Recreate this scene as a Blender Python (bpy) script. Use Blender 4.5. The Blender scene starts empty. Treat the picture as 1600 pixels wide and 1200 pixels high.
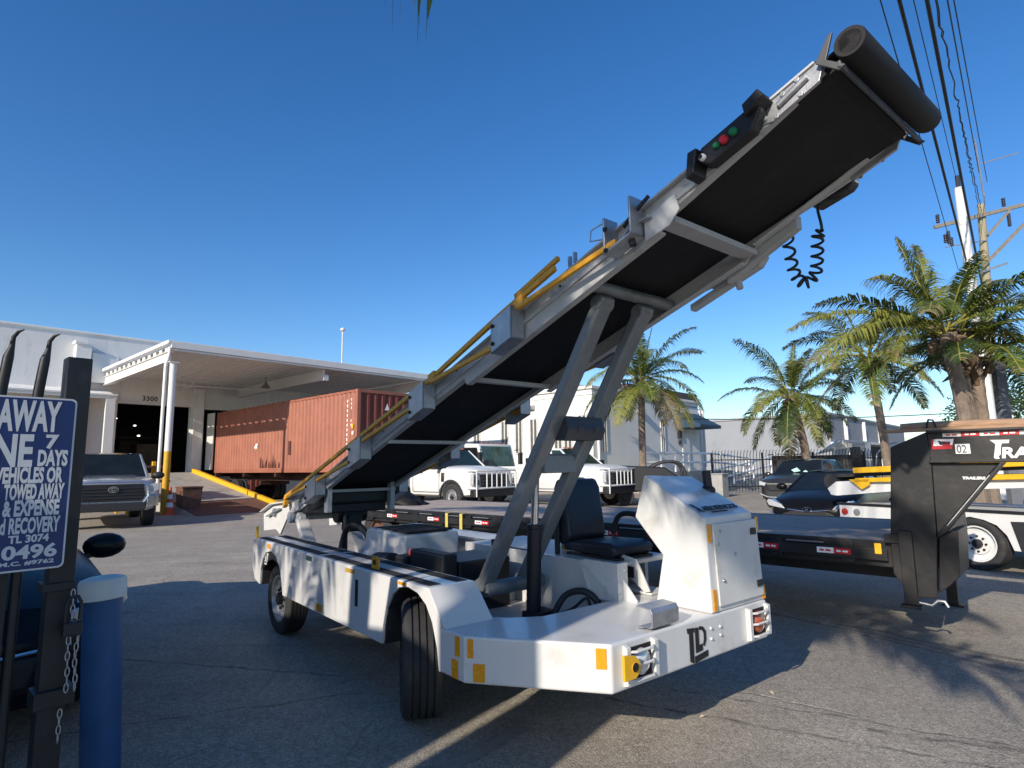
import bpy, bmesh, math, random
from mathutils import Vector, Matrix
R = math.radians
sc = bpy.context.scene
# ---------------- camera, sky, sun, exposure ----------------
PITCH, ROLL, CAMH = R(7.85), R(-.8), 1.45
cd = bpy.data.cameras.new('camera'); cam = bpy.data.objects.new('camera', cd); sc.collection.objects.link(cam)
cd.sensor_width = 36; cd.lens = 925/1600*36; cd.clip_end = 3000; cd.clip_start = .05
_r, _u, _f = Vector((1,0,0)), Vector((0,-math.sin(PITCH),math.cos(PITCH))), Vector((0,math.cos(PITCH),math.sin(PITCH)))
_R = _r*math.cos(ROLL)+_u*math.sin(ROLL); _U = -_r*math.sin(ROLL)+_u*math.cos(ROLL)
cam.matrix_world = Matrix(((_R.x,_U.x,-_f.x,0),(_R.y,_U.y,-_f.y,0),(_R.z,_U.z,-_f.z,CAMH),(0,0,0,1)))
sc.camera = cam
SUNDIR = Vector((.57,.822,0)).normalized(); SEL = R(25)           # horizontal travel direction of the light
w = bpy.data.worlds.new('World'); sc.world = w; w.use_nodes = True
nt = w.node_tree; bgn = nt.nodes['Background']; sky = nt.nodes.new('ShaderNodeTexSky'); sky.sky_type = 'NISHITA'
sky.sun_disc = False; sky.sun_elevation = SEL; sky.sun_rotation = math.atan2(-SUNDIR.x,-SUNDIR.y)
sky.air_density = 1.0; sky.dust_density = .35; sky.ozone_density = 3.2; sky.altitude = 0
hs=nt.nodes.new('ShaderNodeHueSaturation'); hs.inputs['Saturation'].default_value=1.28; hs.inputs['Hue'].default_value=.507; nt.links.new(sky.outputs[0],hs.inputs['Color']); nt.links.new(hs.outputs[0], bgn.inputs[0]); bgn.inputs[1].default_value = .142
sl = bpy.data.lights.new('sun','SUN'); sl.energy = 4.75; sl.angle = R(.53); sl.color = (1,.90,.77)
so = bpy.data.objects.new('sun', sl); sc.collection.objects.link(so)
so.rotation_euler = Vector((SUNDIR.x*math.cos(SEL),SUNDIR.y*math.cos(SEL),-math.sin(SEL))).to_track_quat('-Z','Y').to_euler()
sc.view_settings.view_transform = 'Standard'; sc.view_settings.look = 'None'; sc.view_settings.gamma = 1
sc.view_settings.exposure = .27; sc.view_settings.use_curve_mapping = False
sc.cycles.max_bounces = 6

# ---------------- helpers ----------------
COL = sc.collection
def sm(P,n=6):
    "smooth curve through points"
    P=[Vector(p) for p in P]; m=len(P)-1; out=[]
    for i in range(m):
        p=[P[max(0,min(m,i+k))] for k in (-1,0,1,2)]
        for j in range(n):
            u=j/n; out.append(.5*((2*p[1])+(-p[0]+p[2])*u+(2*p[0]-5*p[1]+4*p[2]-p[3])*u*u+(-p[0]+3*p[1]-3*p[2]+p[3])*u**3))
    return out+[P[-1]]
class MB:
    "collects geometry for ONE mesh object"
    def __init__(s): s.v=[]; s.f=[]; s.mi=[]; s.m=0
    def add(s, vs, fs, M=None):
        o=len(s.v)
        s.v += [tuple(M @ Vector(v)) if M is not None else tuple(v) for v in vs]
        s.f += [tuple(i+o for i in f) for f in fs]; s.mi += [s.m]*len(fs); return s
    def box(s,x0,x1,y0,y1,z0,z1,M=None):
        return s.add([(x,y,z) for x in (x0,x1) for y in (y0,y1) for z in (z0,z1)],
            [(0,1,3,2),(4,6,7,5),(0,4,5,1),(2,3,7,6),(0,2,6,4),(1,5,7,3)],M)
    def beam(s,p,q,w,h,up=(0,0,1)):
        p,q=Vector(p),Vector(q); d=(q-p).normalized(); up=Vector(up)
        a=d.cross(up)
        if a.length<1e-4: a=d.cross(Vector((1,0,0)))
        a.normalize(); b=a.cross(d).normalized(); a=a*w/2; b=b*h/2
        return s.add([p-a-b,p+a-b,p+a+b,p-a+b,q-a-b,q+a-b,q+a+b,q-a+b],
            [(0,1,2,3),(7,6,5,4),(0,4,5,1),(1,5,6,2),(2,6,7,3),(3,7,4,0)])
    def prism(s,poly,plane,a,b):
        n=len(poly)
        g={'xz':lambda p,c:(p[0],c,p[1]),'xy':lambda p,c:(p[0],p[1],c),'yz':lambda p,c:(c,p[0],p[1])}[plane]
        vs=[g(p,a) for p in poly]+[g(p,b) for p in poly]
        return s.add(vs,[tuple(range(n))[::-1],tuple(range(n,2*n))]+[(i,(i+1)%n,n+(i+1)%n,n+i) for i in range(n)])
    def tube(s,pts,r,n=8,caps=True):
        pts=[Vector(p) for p in pts]; m=len(pts); rs=r if isinstance(r,(list,tuple)) else [r]*m
        T=[(pts[min(i+1,m-1)]-pts[max(i-1,0)]).normalized() for i in range(m)]
        a=T[0].cross(Vector((0,0,1)))
        if a.length<1e-3: a=T[0].cross(Vector((1,0,0)))
        a.normalize(); vs=[]
        for i in range(m):
            a=(a-T[i]*a.dot(T[i])).normalized(); b=T[i].cross(a)
            vs+=[pts[i]+(a*math.cos(2*math.pi*k/n)+b*math.sin(2*math.pi*k/n))*rs[i] for k in range(n)]
        fs=[(i*n+k,i*n+(k+1)%n,(i+1)*n+(k+1)%n,(i+1)*n+k) for i in range(m-1) for k in range(n)]
        if caps: fs+=[tuple(range(n))[::-1],tuple(range((m-1)*n,m*n))]
        return s.add(vs,fs)
    def lathe(s,prof,o,ax,n=24,close=False):
        "prof: (radius, height along ax)"
        o,ax=Vector(o),Vector(ax).normalized(); a=ax.cross(Vector((0,0,1)))
        if a.length<1e-3: a=Vector((1,0,0))
        a.normalize(); b=ax.cross(a); m=len(prof); vs=[]
        for r,h in prof: vs+=[o+ax*h+(a*math.cos(2*math.pi*k/n)+b*math.sin(2*math.pi*k/n))*r for k in range(n)]
        fs=[(i*n+k,i*n+(k+1)%n,(i+1)*n+(k+1)%n,(i+1)*n+k) for i in range(m-1) for k in range(n)]
        if close: fs+=[((m-1)*n+k,(m-1)*n+(k+1)%n,(k+1)%n,k) for k in range(n)]
        else:
            if prof[0][0]>1e-4: fs.append(tuple(range(n))[::-1])
            if prof[-1][0]>1e-4: fs.append(tuple(range((m-1)*n,m*n)))
        return s.add(vs,fs)
    def loft(s,rings,closed=True,caps=True):
        n=len(rings[0]); m=len(rings); vs=[p for r in rings for p in r]
        fs=[(i*n+k,i*n+(k+1)%n,(i+1)*n+(k+1)%n,(i+1)*n+k) for i in range(m-1) for k in range(n if closed else n-1)]
        if caps and closed: fs+=[tuple(range(n))[::-1],tuple(range((m-1)*n,m*n))]
        return s.add(vs,fs)
    def sphere(s,c,rx,ry,rz,n=12,m=8):
        vs=[(c[0]+rx*math.sin(math.pi*i/m)*math.cos(2*math.pi*k/n),c[1]+ry*math.sin(math.pi*i/m)*math.sin(2*math.pi*k/n),c[2]+rz*math.cos(math.pi*i/m)) for i in range(m+1) for k in range(n)]
        return s.add(vs,[(i*n+k,i*n+(k+1)%n,(i+1)*n+(k+1)%n,(i+1)*n+k) for i in range(m) for k in range(n)])
    def quad(s,a,b,c,d,off=0):
        a,b,c,d=[Vector(p) for p in (a,b,c,d)]
        if off: 
            n=(b-a).cross(c-a).normalized()*off; a,b,c,d=a+n,b+n,c+n,d+n
        return s.add([a,b,c,d],[(0,1,2,3)])
    def plate(s,pts,off,th=.004):
        "a thin raised plate: planar polygon pts pushed th along off direction"
        off=Vector(off).normalized()*th; n=len(pts); P=[Vector(p) for p in pts]
        return s.add(P+[p+off for p in P],[tuple(range(n))[::-1],tuple(range(n,2*n))]+[(i,(i+1)%n,n+(i+1)%n,n+i) for i in range(n)])
    def text(s,body,size,O,X,Y,sx=1,bold=0,shear=0,align='LEFT',depth=.0015,sp=1):
        cu=bpy.data.curves.new('txt','FONT'); cu.body=body; cu.size=size; cu.offset=bold; cu.shear=shear; cu.align_x=align; cu.extrude=depth; cu.resolution_u=3; cu.space_character=sp
        o=bpy.data.objects.new('txt',cu); me=bpy.data.meshes.new_from_object(o)
        O,X,Y=Vector(O),Vector(X).normalized(),Vector(Y).normalized(); Z=X.cross(Y)
        s.add([O+X*v.co.x*sx+Y*v.co.y+Z*v.co.z for v in me.vertices],[tuple(p.vertices) for p in me.polygons])
        bpy.data.objects.remove(o); bpy.data.curves.remove(cu); bpy.data.meshes.remove(me); return s
    def builds(s,name,mats,parent=None,**k):
        "one object per connected piece"
        p=list(range(len(s.v)))
        def fd(i):
            while p[i]!=i: p[i]=p[p[i]]; i=p[i]
            return i
        for f in s.f:
            for i in f[1:]: p[fd(i)]=fd(f[0])
        gs={}
        for f,m in zip(s.f,s.mi): gs.setdefault(fd(f[0]),[]).append((f,m))
        out=[]
        for fs in gs.values():
            g=MB(); ix={}
            for f,m in fs:
                for i in f:
                    if i not in ix: ix[i]=len(g.v); g.v.append(s.v[i])
                g.f.append(tuple(ix[i] for i in f)); g.mi.append(m)
            out.append(g.build(name,mats,parent,**k))
        return out
    def build(s,name,mats,parent=None,bev=0,smooth=0,seg=2,loc=None,rz=0):
        me=bpy.data.meshes.new(name); me.from_pydata(s.v,[],s.f)
        if not isinstance(mats,(list,tuple)): mats=[mats]
        for m in mats: me.materials.append(m)
        me.polygons.foreach_set('material_index',s.mi)
        bm=bmesh.new(); bm.from_mesh(me); bmesh.ops.recalc_face_normals(bm,faces=bm.faces); bm.to_mesh(me); bm.free()
        if smooth:
            me.polygons.foreach_set('use_smooth',[True]*len(me.polygons)); me.set_sharp_from_angle(angle=R(smooth))
        o=bpy.data.objects.new(name,me); COL.objects.link(o)
        if parent: o.parent=parent
        if loc: o.location=loc
        o.rotation_euler.z=rz
        if bev:
            b=o.modifiers.new('bevel','BEVEL'); b.width=bev; b.segments=seg; b.limit_method='ANGLE'; b.angle_limit=R(40)
        return o
def tag(o,label=None,cat=None,group=None,kind=None):
    if label: o['label']=label
    if cat: o['category']=cat
    if group: o['group']=group
    if kind: o['kind']=kind
    return o
def thing(name,label,cat,loc=(0,0,0),deg=0,group=None):
    o=bpy.data.objects.new(name,None); COL.objects.link(o); o.location=loc; o.rotation_euler.z=R(deg); o.empty_display_size=.2
    return tag(o,label,cat,group)
def copy_tree(o,parent=None,label=None):
    c=o.copy(); COL.objects.link(c)
    if parent: c.parent=parent
    if label: c['label']=label
    for ch in [x for x in bpy.data.objects if x.parent==o]: copy_tree(ch,c)
    return c
def fr(O,deg):
    "frame: returns function local->world"
    t=R(deg); f=Vector((math.cos(t),math.sin(t),0)); l=Vector((-math.sin(t),math.cos(t),0)); O=Vector((O[0],O[1],0))
    return lambda a,b,z=0: O+f*a+l*b+Vector((0,0,z))

# ---------------- materials ----------------
def mat(name,col,rough=.5,metal=0,var=.08,scale=4,bump=0,bscale=60,coat=0,dirt=None,dscale=2,dth=.55,emit=0,spec=.5,stretch=None):
    m=bpy.data.materials.new(name); m.use_nodes=True; t=m.node_tree; N=t.nodes; L=t.links; p=N['Principled BSDF']
    p.inputs['Roughness'].default_value=rough; p.inputs['Metallic'].default_value=metal; p.inputs['Specular IOR Level'].default_value=spec
    if coat: p.inputs['Coat Weight'].default_value=coat; p.inputs['Coat Roughness'].default_value=.06
    tc=N.new('ShaderNodeTexCoord'); vec=tc.outputs['Object']
    if stretch:
        mp=N.new('ShaderNodeMapping'); mp.inputs['Scale'].default_value=stretch; L.new(vec,mp.inputs[0]); vec=mp.outputs[0]
    nz=N.new('ShaderNodeTexNoise'); nz.inputs['Scale'].default_value=scale; nz.inputs['Detail'].default_value=6; nz.inputs['Roughness'].default_value=.65; L.new(vec,nz.inputs['Vector'])
    rp=N.new('ShaderNodeValToRGB'); L.new(nz.outputs['Fac'],rp.inputs[0])
    rp.color_ramp.elements[0].position=.3; rp.color_ramp.elements[1].position=.7
    rp.color_ramp.elements[0].color=(*[max(0,c*(1-var)) for c in col],1); rp.color_ramp.elements[1].color=(*[min(1,c*(1+var)) for c in col],1)
    out=rp.outputs[0]
    if dirt:
        n2=N.new('ShaderNodeTexNoise'); n2.inputs['Scale'].default_value=dscale; n2.inputs['Detail'].default_value=8; n2.inputs['Roughness'].default_value=.7; L.new(vec,n2.inputs['Vector'])
        r2=N.new('ShaderNodeValToRGB'); r2.color_ramp.elements[0].position=dth; r2.color_ramp.elements[1].position=dth+.22; L.new(n2.outputs['Fac'],r2.inputs[0])
        mx=N.new('ShaderNodeMixRGB'); L.new(r2.outputs[0],mx.inputs[0]); L.new(out,mx.inputs[1]); mx.inputs[2].default_value=(*dirt,1); out=mx.outputs[0]
    L.new(out,p.inputs['Base Color'])
    # roughness breakup
    mr=N.new('ShaderNodeMapRange'); mr.inputs['To Min'].default_value=max(0,rough-.08); mr.inputs['To Max'].default_value=min(1,rough+.1); L.new(nz.outputs['Fac'],mr.inputs['Value']); L.new(mr.outputs[0],p.inputs['Roughness'])
    if bump:
        nb=N.new('ShaderNodeTexNoise'); nb.inputs['Scale'].default_value=bscale; nb.inputs['Detail'].default_value=4; L.new(vec,nb.inputs['Vector'])
        b=N.new('ShaderNodeBump'); b.inputs['Strength'].default_value=bump; b.inputs['Distance'].default_value=.02; L.new(nb.outputs['Fac'],b.inputs['Height']); L.new(b.outputs[0],p.inputs['Normal'])
    if emit:
        p.inputs['Emission Color'].default_value=(*col,1); p.inputs['Emission Strength'].default_value=emit
    return m
WHITE=mat('white_paint',(.63,.63,.615),.32,var=.03,scale=2,coat=.3,dirt=(.47,.44,.38),dscale=3.5,dth=.56,bump=.03,bscale=8)
WHITE2=mat('white_paint_worn',(.60,.595,.57),.45,var=.06,scale=6,dirt=(.36,.33,.28),dscale=5,dth=.58,bump=.05,bscale=12)
RAILW=mat('rail_white',(.47,.47,.465),.5,var=.08,scale=5,dirt=(.28,.26,.24),dscale=6,dth=.58,bump=.05,bscale=20)
GALV=mat('galvanised_steel',(.42,.43,.45),.42,.75,var=.18,scale=14,dirt=(.22,.21,.2),dscale=6,dth=.6,bump=.05,bscale=60)
ARMG=mat('grey_arm_steel',(.20,.21,.215),.45,.3,var=.14,scale=8,dirt=(.08,.08,.08),dscale=5,dth=.55,bump=.06,bscale=30)
BLACK=mat('black_paint',(.010,.010,.012),.5,var=.2,scale=8,bump=.05,bscale=60)
BLKSAT=mat('black_trailer_paint',(.011,.011,.012),.42,var=.3,scale=3,dirt=(.03,.027,.025),dscale=3,dth=.52,bump=.08,bscale=14)
RUBBER=mat('rubber',(.022,.022,.023),.75,var=.25,scale=10,bump=.15,bscale=90,dirt=(.055,.05,.045),dscale=4,dth=.55)
BELT=mat('belt_rubber',(.007,.007,.009),.8,var=.3,scale=6,bump=.25,bscale=220,dirt=(.016,.016,.017),dscale=5,dth=.5,stretch=(.3,2,1))
TREAD=mat('antislip_tape',(.02,.02,.021),.9,var=.2,scale=40,bump=.5,bscale=400)
YEL=mat('yellow_paint',(.62,.30,.012),.45,var=.12,scale=8,dirt=(.20,.10,.03),dscale=7,dth=.56)
YELB=mat('yellow_bright',(.78,.42,.015),.42,var=.08,scale=8,dirt=(.4,.22,.04),dscale=4,dth=.62)
AMBER=mat('amber_reflector',(.72,.30,.01),.25,var=.1,scale=60)
CHROME=mat('chrome',(.75,.75,.76),.12,1,var=.03)
STEEL=mat('bare_steel',(.5,.5,.5),.3,.9,var=.1,scale=20)
GLASS=mat('dark_glass',(.010,.013,.014),.06,var=.3,scale=2,spec=.35)
GLASST=mat('tinted_glass',(.018,.034,.030),.06,var=.5,scale=2,spec=.4)
LENS=mat('lamp_lens',(.55,.56,.58),.08,.3,var=.25,scale=30,coat=1)
REDL=mat('red_lens',(.42,.03,.02),.15,var=.2,scale=30,coat=1)
ORL=mat('orange_lens',(.35,.07,.02),.15,var=.3,scale=40,coat=1)
REDT=mat('red_tape',(.55,.02,.03),.35,var=.1); WHT=mat('white_tape',(.8,.8,.78),.4,var=.05)
DARK=mat('dark_void',(.006,.006,.007),.8,var=.1)
WOOD=mat('deck_wood',(.36,.295,.245),.8,var=.3,scale=3,stretch=(.8,8,1),dirt=(.20,.165,.14),dscale=3,dth=.55,bump=.2,bscale=20)
LOGW=mat('timber_log',(.33,.205,.125),.8,var=.25,scale=5,stretch=(1,7,7),bump=.2,bscale=12,dirt=(.2,.13,.08),dscale=3)
RUST=mat('rust_steel',(.14,.07,.045),.75,var=.3,scale=8,dirt=(.06,.035,.025),dscale=3,dth=.5,bump=.1)
CONC=mat('concrete',(.34,.33,.31),.85,var=.15,scale=3,dirt=(.22,.21,.19),dscale=1.2,dth=.5,bump=.1,bscale=40)
STUC=mat('white_stucco',(.70,.70,.68),.85,var=.05,scale=1.5,dirt=(.46,.44,.40),dscale=1.6,dth=.56,bump=.15,bscale=40,stretch=(1,1,.3))
STUC2=mat('cream_stucco',(.70,.69,.65),.85,var=.04,scale=1,dirt=(.52,.49,.44),dscale=.7,dth=.6,bump=.1,bscale=40)
GREYW=mat('grey_wall',(.26,.275,.295),.85,var=.05,scale=.6,dirt=(.22,.235,.25),dscale=.5,dth=.55)
CANO=mat('canopy_white_steel',(.72,.71,.68),.5,var=.06,scale=2,dirt=(.33,.24,.17),dscale=2.2,dth=.62)
SIGNB=mat('sign_blue',(.008,.026,.125),.4,var=.15,scale=4)
POSTB=mat('bollard_blue',(.022,.095,.235),.5,var=.22,scale=5,dirt=(.07,.17,.31),dscale=9,dth=.62,bump=.06,bscale=20)
CAPC=mat('bollard_cap_white',(.74,.73,.66),.6,var=.1,scale=8,dirt=(.36,.33,.26),dscale=9,dth=.58)
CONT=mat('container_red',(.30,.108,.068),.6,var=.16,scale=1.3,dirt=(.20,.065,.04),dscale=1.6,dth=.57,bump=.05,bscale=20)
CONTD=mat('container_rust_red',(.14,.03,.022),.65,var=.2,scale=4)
SILV=mat('silver_car_paint',(.34,.36,.38),.28,.55,var=.03,coat=1)
BLKCAR=mat('black_car_paint',(.006,.006,.007),.3,var=.1,coat=.05,spec=.15)
BLUCAR=mat('dark_blue_car_paint',(.005,.006,.010),.28,var=.1,coat=.05,spec=.2)
GRYCAR=mat('charcoal_car_paint',(.022,.022,.023),.3,.1,var=.1,coat=.5)
PLAST=mat('black_plastic',(.02,.021,.023),.55,var=.15,scale=20)
VINYL=mat('black_vinyl',(.02,.022,.028),.45,var=.15,scale=14,bump=.06,bscale=30)
# ---------------- ground ----------------
def ground_mat():
    m=bpy.data.materials.new('asphalt'); m.use_nodes=True; t=m.node_tree; N=t.nodes; L=t.links; p=N['Principled BSDF']
    tc=N.new('ShaderNodeTexCoord'); V=tc.outputs['Object']
    def noise(s,d=6,r=.6,vec=None):
        n=N.new('ShaderNodeTexNoise'); n.inputs['Scale'].default_value=s; n.inputs['Detail'].default_value=d; n.inputs['Roughness'].default_value=r; L.new(vec or V,n.inputs['Vector']); return n.outputs['Fac']
    def ramp(f,a,b,ca,cb):
        r=N.new('ShaderNodeValToRGB'); r.color_ramp.elements[0].position=a; r.color_ramp.elements[1].position=b; r.color_ramp.elements[0].color=(*ca,1); r.color_ramp.elements[1].color=(*cb,1); L.new(f,r.inputs[0]); return r.outputs[0]
    def mix(f,a,b,mode='MIX'):
        x=N.new('ShaderNodeMixRGB'); x.blend_type=mode
        for i,q in enumerate((f,a,b)):
            if hasattr(q,'is_linked'): L.new(q,x.inputs[i])
            elif isinstance(q,(int,float)): x.inputs[i].default_value=q
            else: x.inputs[i].default_value=(*q,1)
        return x.outputs[0]
    def mth(op,a,b=None):
        x=N.new('ShaderNodeMath'); x.operation=op
        for i,q in enumerate((a,b)):
            if q is None: continue
            if hasattr(q,'is_linked'): L.new(q,x.inputs[i])
            else: x.inputs[i].default_value=q
        return x.outputs[0]
    g=(0,0,0); w1=(1,1,1)
    base=ramp(noise(.35,5,.6),.32,.7,(.30,.268,.222),(.44,.395,.33))
    base=mix(ramp(noise(1.7,8,.7),.4,.68,g,(.55,)*3),base,(.25,.222,.185))
    # aggregate speckle
    ag=N.new('ShaderNodeTexVoronoi'); ag.inputs['Scale'].default_value=130; L.new(V,ag.inputs['Vector'])
    base=mix(.75,base,ramp(ag.outputs['Color'],.1,.9,(.5,)*3,(1.45,)*3),'MULTIPLY')
    a2=N.new('ShaderNodeTexVoronoi'); a2.inputs['Scale'].default_value=38; L.new(V,a2.inputs['Vector']); base=mix(.35,base,ramp(a2.outputs['Color'],.1,.9,(.6,)*3,(1.35,)*3),'MULTIPLY')
    base=mix(mth('MULTIPLY',ramp(noise(55,2,.5),.62,.72,g,w1),.35),base,(.46,.42,.37))
    # cracks
    wv=N.new('ShaderNodeMixRGB'); wv.blend_type='ADD'; wv.inputs[0].default_value=.35; L.new(V,wv.inputs[1]); nn=N.new('ShaderNodeTexNoise'); nn.inputs['Scale'].default_value=1.6; nn.inputs['Detail'].default_value=5; L.new(V,nn.inputs['Vector']); L.new(nn.outputs['Color'],wv.inputs[2])
    vo=N.new('ShaderNodeTexVoronoi'); vo.feature='DISTANCE_TO_EDGE'; vo.inputs['Scale'].default_value=.42; L.new(wv.outputs[0],vo.inputs['Vector'])
    ck=ramp(vo.outputs['Distance'],.001,.006,w1,g); ck=mix(ramp(noise(.8,3),.42,.6,g,w1),g,ck)
    base=mix(mth('MULTIPLY',ck,.24),base,(.08,.072,.064))
    # oil / water marks with a shape of their own: long streaks towards the trailer hitch
    mp=N.new('ShaderNodeMapping'); mp.vector_type='TEXTURE'; mp.inputs['Location'].default_value=(3.1,5.1,0); mp.inputs['Rotation'].default_value=(0,0,R(-55)); L.new(V,mp.inputs[0])
    sx=N.new('ShaderNodeSeparateXYZ'); L.new(mp.outputs[0],sx.inputs[0]); X,Y=sx.outputs[0],sx.outputs[1]
    wob=mth('MULTIPLY',mth('SUBTRACT',noise(1.1,4),.5),.5)
    def band(y0,w,x0,x1):
        d=mth('ABSOLUTE',mth('SUBTRACT',mth('ADD',Y,wob),y0))
        b=ramp(mth('DIVIDE',d,w),.55,1.0,w1,g)
        e=mth('MULTIPLY',mth('GREATER_THAN',X,x0),mth('LESS_THAN',X,x1)); return mth('MULTIPLY',b,e)
    wet=mth('MAXIMUM',band(0,.05,-1.2,1.4),mth('MAXIMUM',band(.14,.055,-.5,3.2),band(-.13,.04,-.2,3.4)))
    wet=mth('MULTIPLY',wet,ramp(noise(5,5,.7),.3,.55,g,w1))
    base=mix(mth('MULTIPLY',wet,.62),base,(.045,.040,.035))
    st=ramp(noise(.9,7,.75),.63,.73,g,w1); base=mix(mth('MULTIPLY',st,.5),base,(.10,.09,.078))
    m3=N.new('ShaderNodeMapping'); m3.inputs['Rotation'].default_value=(0,0,R(43)); m3.inputs['Scale'].default_value=(.25,3.2,1); L.new(V,m3.inputs[0])
    tr=ramp(noise(1.0,6,.7,m3.outputs[0]),.55,.72,g,w1); base=mix(mth('MULTIPLY',tr,.42),base,(.15,.135,.115))
    dot=ramp(noise(3.1,3,.5),.70,.735,g,w1); base=mix(mth('MULTIPLY',dot,.5),base,(.06,.055,.05))
    for (ax,ay),(bx,by),wd in (((.55,3.95),(2.3,3.0),.010),((1.0,4.08),(2.6,3.2),.008),((1.9,3.45),(3.2,2.9),.016),((-4.5,5.2),(-1.2,4.4),.008),((-3.2,3.3),(-1.0,4.1),.007)):
        m2=N.new('ShaderNodeMapping'); m2.vector_type='TEXTURE'; m2.inputs['Location'].default_value=(ax,ay,0); m2.inputs['Rotation'].default_value=(0,0,math.atan2(by-ay,bx-ax)); L.new(V,m2.inputs[0]); s2=N.new('ShaderNodeSeparateXYZ'); L.new(m2.outputs[0],s2.inputs[0])
        q=mth('ABSOLUTE',mth('ADD',s2.outputs[1],mth('MULTIPLY',mth('SUBTRACT',noise(4.5,4),.5),.12))); b_=ramp(mth('DIVIDE',q,wd*2),.3,1.0,w1,g)
        b_=mth('MULTIPLY',b_,mth('MULTIPLY',mth('GREATER_THAN',s2.outputs[0],0),mth('LESS_THAN',s2.outputs[0],math.hypot(bx-ax,by-ay)))); b_=mth('MULTIPLY',b_,ramp(noise(7,4,.7),.35,.6,(.25,)*3,w1))
        base=mix(mth('MULTIPLY',b_,.7),base,(.06,.055,.048))
    L.new(base,p.inputs['Base Color'])
    ro=N.new('ShaderNodeMapRange'); ro.inputs['To Min'].default_value=.88; ro.inputs['To Max'].default_value=.55; L.new(wet,ro.inputs['Value']); L.new(ro.outputs[0],p.inputs['Roughness'])
    p.inputs['Specular IOR Level'].default_value=.3
    b=N.new('ShaderNodeBump'); b.inputs['Strength'].default_value=.55; b.inputs['Distance'].default_value=.012
    hh=mth('ADD',mth('MULTIPLY',ag.outputs['Distance'],.9),mth('ADD',noise(30,5,.7),mth('MULTIPLY',ck,-1.2))); L.new(hh,b.inputs['Height']); L.new(b.outputs[0],p.inputs['Normal'])
    return m
ASPH=ground_mat()
g=MB(); g.add([(-900,-900,0),(900,-900,0),(900,900,0),(-900,900,0)],[(0,1,2,3)])
tag(g.build('ground',ASPH),kind='structure')
# streak of sunlight painted as a pale strip, running under the loader
SUNBAND=mat('painted_sun_streak',(.27,.245,.205),.9,var=.2,scale=5,dirt=(.15,.135,.115),dscale=5,dth=.5,bump=.3,bscale=80)
g=MB(); random.seed(3)
a,b=Vector((-1.62,1.62,0)),Vector((.05,3.55,0)); d=(b-a).normalized(); n=Vector((-d.y,d.x,0)); L_=[];R_=[]
for i in range(41):
    q=a+(b-a)*i/40; L_.append(q+n*(.05+random.uniform(-.008,.008))+Vector((0,0,.004))); R_.append(q-n*(.05+random.uniform(-.01,.01))+Vector((0,0,.004)))
g.add(L_+R_,[(i,i+1,41+i+1,41+i) for i in range(40)])
tag(g.build('sun_streak',SUNBAND),kind='structure')
# small litter
LEAF=mat('dry_leaf',(.42,.36,.27),.8,var=.2)
random.seed(11)
for i,(x,y,lab) in enumerate(((1.05,3.62,'small pale dry leaf lying in the shadow of the bumper, nearer one'),(1.62,3.95,'small pale scrap lying in the shadow below the bumper logo'))):
    g=MB(); g.loft([[(0,0,.004),(.0,.002,.006),(0,.004,.004)],[(.02,-.010,.012),(.02,.004,.018),(.02,.02,.011)],[(.045,-.004,.006),(.045,.004,.012),(.045,.012,.006)]])
    tag(g.build('dry_leaf',LEAF,loc=(x,y,.002),rz=i*1.3+.4),lab,'leaf')
# ---------------- wheels ----------------
def tyre_mb(R0,W,rim,n=40,grooves=True):
    "axis +y, centred on origin"
    g=MB(); h=W/2
    prof=[(rim,-h*.85),(rim*1.1,-h*.98),(R0*.86,-h),(R0*.96,-h*.9),(R0,-h*.72)]
    if grooves:
        k=[-.5,-.17,.17,.5]
        for c in k: prof+=[(R0,(c-.05)*h),(R0-.011,(c-.04)*h),(R0-.011,(c+.04)*h),(R0,(c+.05)*h)]
    prof+=[(R0,h*.72),(R0*.96,h*.9),(R0*.86,h),(rim*1.1,h*.98),(rim,h*.85)]
    return g.lathe(prof,(0,0,0),(0,1,0),n,close=True)
def wheel(parent,x,y,z,R0,W,rim,side,rimmat,hubmat=None,steer=0,name='wheel',holes=8,nuts=True):
    o=tyre_mb(R0,W,rim).build(name,RUBBER,parent,smooth=35); o.location=(x,y,z); o.rotation_euler.z=R(steer)
    g=MB(); h=W/2*side
    g.lathe([(rim,-h*.8),(rim,h*.86),(rim*.93,h*.86),(rim*.88,h*.45),(rim*.62,h*.32),(rim*.58,h*.55),(rim*.25,h*.58),(0,h*.58)],(0,0,0),(0,1,0),28)
    r=g.build('rim',rimmat,o,smooth=30)
    g=MB(); g.lathe([(rim*.26,h*.58),(rim*.24,h*.95),(rim*.1,h*1.02),(0,h*1.02)],(0,0,0),(0,1,0),14)
    if nuts:
        for k in range(holes):
            a=2*math.pi*k/holes; g.lathe([(rim*.06,h*.56),(rim*.06,h*.75),(0,h*.75)],(rim*.42*math.cos(a),0,rim*.42*math.sin(a)),(0,1,0),6)
    g.build('hub',hubmat or BLACK,o,smooth=30)
    return o
# ---------------- the belt loader ----------------
LD=thing('belt_loader','white airport belt loader with its black belt raised high, in front','belt loader',(.448,2.917,0),-50.99)
yr,yi=-.438,-.126
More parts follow.
